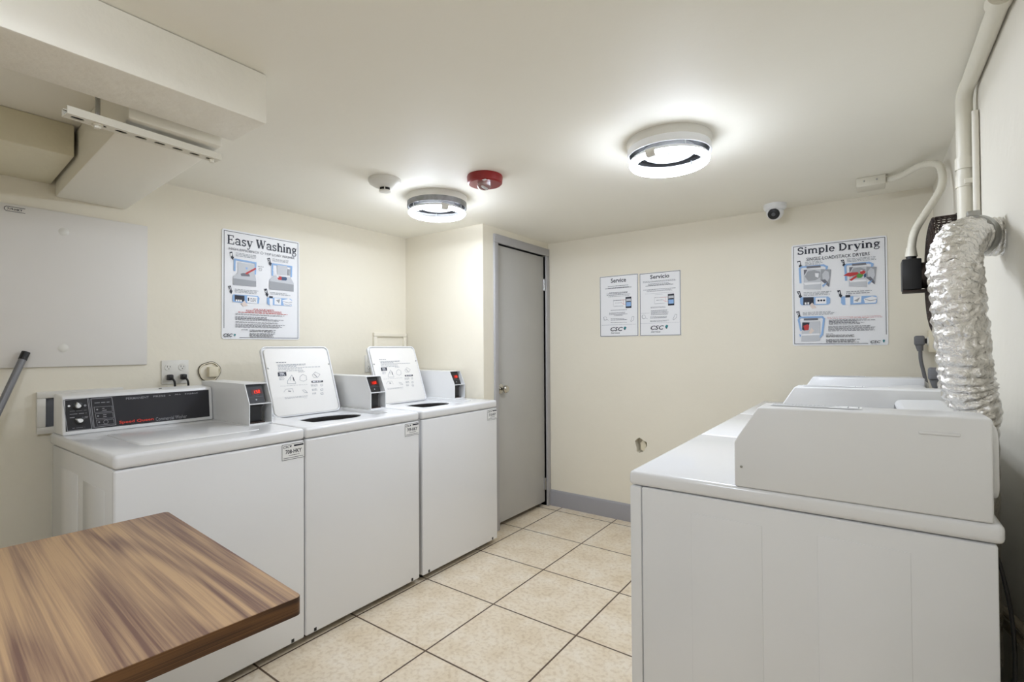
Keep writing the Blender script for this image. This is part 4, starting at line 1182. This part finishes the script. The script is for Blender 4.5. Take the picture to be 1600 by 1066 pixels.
# ------------------------------------------------------------------ right wall services
t = thing('water_pipe', 'thick white painted pipe along the ceiling corner and down the right wall', 'pipe', (XR, 2.06, H))
pts = [(-.0215, -1.2, -.027), (-.0215, -.55, -.027), (-.0215, -.045, -.027)] + [(-.0215 - .0085 * math.sin(a_), -.045 + .045 * math.sin(a_), -.027 - .045 * (1 - math.cos(a_))) for a_ in [PI / 2 * k / 8 for k in range(1, 9)]] + [(-.03, -.0, -.3), (-.03, .0, -1.0), (-.03, .0, -1.2)]
m = MB(); m.tube(pts, .0205, 'pipe', 20); m.build('pipe_run', t)
for z0, r_ in ((-.245, .0245), (-.30, .0235)):
    m = MB(); m.tube([(-.03, 0, z0), (-.03, 0, z0 - .035)], r_, 'pipe', 20); m.build('coupling', t)
m = MB(); m.tube([(-.025, -.475, -.03), (-.025, -.515, -.03)], .025, 'pipe', 20); m.build('coupling', t)
m = MB(); m.box(-.035, 0, -.032, .032, -.33, -.315, 'pipe', bev=.002); m.build('wall_clamp', t)
t2 = MB(); t2.tube([(XR - .0095, 2.026, 1.95), (XR - .0095, 2.026, .9)], .0085, 'wall_grey', 12)
tag(t2.build('small_pipe'), 'slim white conduit tucked behind the thick pipe', 'pipe')

# junction box and flexible conduit feeding the exhaust fan
t = thing('junction_box', 'small white junction box on the ceiling at the end wall', 'junction box', (.018, 3.02, H))
m = MB(); m.box(-.062, .055, -.055, .055, -.045, 0, 'pipe', bev=.004); m.build('box', t)
for q in (-.03, .02):
    m = MB(); m.lathe([(0, .004), (.004, .003), (.004, 0)], 'steel', 10, Matrix.Translation((q, -.055, -.02)) @ Matrix.Rotation(PI / 2, 4, 'X')); m.build('screw', t)
cpts = spline([(.073, 3.0, 2.043), (.13, 2.93, 2.035), (.19, 2.8, 2.03), (.235, 2.68, 1.99), (.245, 2.62, 1.93), (.235, 2.57, 1.86), (.19, 2.52, 1.77), (.15, 2.475, 1.69), (.137, 2.455, 1.63), (.135, 2.455, 1.585)], 16)
t = thing('flexible_conduit', 'white flexible conduit curving down to the exhaust fan motor', 'conduit', (.073, 3.0, 2.043))
off = Vector((.073, 3.0, 2.043))
m = MB(); m.tube([p - off for p in cpts], .0135, 'pipe', 16, rfn=lambda k_, a_: 1 + .05 * math.sin(k_ * 2.1)); m.build('sleeve', t)
m = MB(); m.tube([cpts[-1] - off + Vector((0, 0, .035)), cpts[-1] - off], [.015, .02], 'pipe', 16); m.build('connector', t)

# exhaust fan in the right wall
t = thing('exhaust_fan', 'black exhaust fan with wire guard high on the right wall', 'fan', (XR, 2.47, 1.507))
m = MB()
m.lathe([(.224, 0), (.226, .01), (.22, .016), (.206, .016), (.206, 0)], 'black', 56, Matrix.Rotation(-PI / 2, 4, 'Y'), cap=False)
m.build('ring_frame', t)
m = MB(); m.lathe([(0, .001), (.206, .001), (.206, .003), (0, .003)], 'dark', 40, Matrix.Rotation(-PI / 2, 4, 'Y')); m.build('opening', t)
g = MB()
for r_ in [.06 + .02 * q for q in range(8)]:
    d_ = .094 - .012 * (r_ / .21) ** 4
    g.tube([(-d_, r_ * math.cos(2 * PI * k / 48), r_ * math.sin(2 * PI * k / 48)) for k in range(48)], .0022, 'rust', 6, closed=True)
for d_ in (.078, .062, .047, .032):
    g.tube([(-d_, .2175 * math.cos(2 * PI * k / 48), .2175 * math.sin(2 * PI * k / 48)) for k in range(48)], .0022, 'rust', 6, closed=True)
for q in range(64):
    a_ = 2 * PI * q / 64
    c_, s_ = math.cos(a_), math.sin(a_)
    g.tube([(-r2, r1 * c_, r1 * s_) for r1, r2 in ((.055, .094), (.12, .093), (.18, .088), (.208, .082), (.218, .07), (.219, .012))], .0022, 'rust', 5)
tag(g.build('wire_guard', t), 'rusty black wire guard')
for q in range(5):
    a_ = 2 * PI * q / 5
    b_ = MB()
    R = Matrix.Rotation(a_, 4, 'X') @ Matrix.Translation((-.03, 0, .11)) @ Matrix.Rotation(math.radians(32), 4, 'Z')
    b_.rplate(-.055, .055, -.075, .075, -.001, .001, .03, 'darkgrey', mtx=R @ Matrix.Rotation(PI / 2, 4, 'Y') @ Matrix.Rotation(PI / 2, 4, 'Z'))
    b_.build('blade', t)
m = MB()
m.box(-.172, -.113, -.05, .05, -.052, .066, 'black', bev=.004)
mo = m.build('wiring_box', t)
m = MB(); m.tube([(-.08, 0, .004), (-.114, 0, .004)], .05, 'rust', 28); m.box(-.17, -.08, -.046, .046, -.06, -.0525, 'rust', bev=.003); m.build('motor', t)
m = MB(); m.tube([(-.1417, -.015, .066), (-.1417, -.015, .082)], .0165, 'black', 16); m.build('gland', mo)

# foil exhaust hose
ctrl = [(.206, 1.53, .55), (.206, 1.53, .85), (.207, 1.53, 1.04), (.203, 1.525, 1.09), (.180, 1.515, 1.14), (.173, 1.505, 1.2), (.165, 1.5, 1.3), (.162, 1.51, 1.38), (.163, 1.54, 1.44), (.178, 1.60, 1.488), (.205, 1.69, 1.515), (.24, 1.738, 1.52), (.2765, 1.748, 1.518)]
cl = spline(ctrl, 40)
N_ = len(cl)
def squash(p):
    s = max(0.0, min(1.0, (1.125 - p.z) / .06)) if p.y < 1.6 else 0
    return s
t = thing('exhaust_hose', 'silver foil dryer exhaust hose rising to the right wall', 'hose', (.206, 1.53, .55))
off = Vector((.206, 1.53, .55))
m = MB(); bm2 = bmesh.new(); rings = []; prev = None; nn = 72
for k_, p_ in enumerate(cl):
    tn = (cl[min(k_ + 1, N_ - 1)] - cl[max(k_ - 1, 0)]).normalized()
    if k_ > N_ - 30:
        tn = tn.lerp(Vector((1, 0, 0)), min(1.0, (k_ - N_ + 30) / 25)).normalized()
    if prev is None: u = Vector((1, 0, 0))
    else: u = prev
    u = (u - tn * u.dot(tn)).normalized(); prev = u
    v_ = tn.cross(u)
    s_ = squash(p_)
    ring = []
    for q in range(nn):
        a_ = 2 * PI * q / nn
        ridge = .0018 * math.cos(k_ / 40 * 2 * PI * 3.4 + a_)
        bp_ = p_ + (u * math.cos(a_) + v_ * math.sin(a_)) * .05
        cr = noise.noise(bp_ * 60) * .004 + noise.noise(bp_ * 130) * .0032 + abs(noise.noise(bp_ * 30)) * .003
        r_ = .0468 + ridge + cr * (1 - .6 * s_)
        ru, rv = r_ * (1 - .5 * s_), r_ * (1 + .3 * s_)
        if k_ > N_ - 50:
            ru = rv = .049 + (r_ - .049) * .5
        ring.append(bm2.verts.new(p_ + u * math.cos(a_) * ru + v_ * math.sin(a_) * rv - off))
    rings.append(ring)
for A_, B_ in zip(rings, rings[1:]):
    for q in range(nn):
        bm2.faces.new((A_[q], A_[(q + 1) % nn], B_[(q + 1) % nn], B_[q]))
bmesh.ops.recalc_face_normals(bm2, faces=bm2.faces[:])
m._merge(bm2, m.mi('foil'))
m.build('foil_sleeve', t, smooth=60)
m = MB()
c0, c1 = cl[-72], cl[-58]
ax = (c1 - c0).normalized()
m.tube([c0 - off, c0 + ax * .006 - off, c1 - ax * .006 - off, c1 - off], [.0525, .0545, .0545, .0525], 'steel', 40)
m.box(-.012, .014, -.008, .012, .052, .066, 'steel', bev=.002)
ob = m.build('hose_clamp', t)
# move the clamp screw housing onto the band
me = ob.data
for v2 in me.vertices:
    if v2.co.length < .08:
        v2.co += (c0 + c1) / 2 - off

# grey dryer plugs on surface outlets at the far end of the right wall
def dryer_outlet(y, z, label, plab):
    t = thing('dryer_outlet', label, 'outlet', (XR, y, z), 0, 'surface outlets behind the dryers')
    m = MB(); m.box(-.036, 0, -.05, .05, -.055, .055, 'plastic_cream', bev=.003); m.build('box', t)
    m = MB(); m.lathe([(0, .041), (.02, .041), (.024, .036)], 'plastic', 28, Matrix.Translation((0, -.005, 0)) @ Matrix.Rotation(-PI / 2, 4, 'Y')); m.build('socket', t)
    q = thing('dryer_plug', plab, 'plug', (XR - .0415, y - .005, z), 0, 'grey dryer plugs')
    m = MB(); m.box(-.05, -.008, -.02, .02, -.022, .028, 'grey_plug', bev=.009, seg=3); m.tube([(-.03, 0, -.018), (-.026, 0, -.05)], [.017, .012], 'grey_plug', 12); m.box(-.01, 0, -.014, .014, -.012, .014, 'black'); m.build('plug_body', q)
    m = MB(); m.tube(spline([(-.026, 0, -.045), (-.024, .004, -.1), (-.012, .004, -.17), (.0, 0, -.26), (.018, 0, -.5)], 6), .0085, 'grey_plug', 10); m.build('cord', q)
dryer_outlet(3.27, 1.262, 'cream surface outlet in the far right corner, beside the foil hose', 'grey plug, the higher of two, in the far corner outlet')
dryer_outlet(2.55, 1.126, 'cream surface outlet hidden mostly by the foil hose', 'grey plug, the lower of two, beside the foil hose')

# hoses and cords sagging in the gap behind the nearest dryer
for q, (z_, r_, mm_, lab) in enumerate(((.665, .009, 'hose', 'upper beige hose sagging behind the nearest dryer'), (.635, .0085, 'hose', 'lower beige hose sagging behind the nearest dryer'))):
    c = MB(); c.tube(spline([(XR - .001, .86, z_ - .03), (XR - .02, .93, z_ - .02), (XR - .02, 1.3, z_), (XR - .03, 1.6, z_ - .04), (XR - .03, 1.9, z_ - .12), (XR - .02, 2.4, z_ - .1)], 8), r_, mm_, 10)
    tag(c.build('hose'), lab, 'hose', 'beige hoses behind the dryer')
c = MB(); c.tube(spline([(XR - .0825, 1.39, .83), (XR - .07, 1.385, .8), (XR - .055, 1.38, .7), (XR - .055, 1.36, .6), (XR - .06, 1.37, .52), (XR - .05, 1.4, .1)], 8), .0036, 'black', 8)
tag(c.build('black_cable'), 'thin black cord dangling behind the nearest dryer', 'cord')
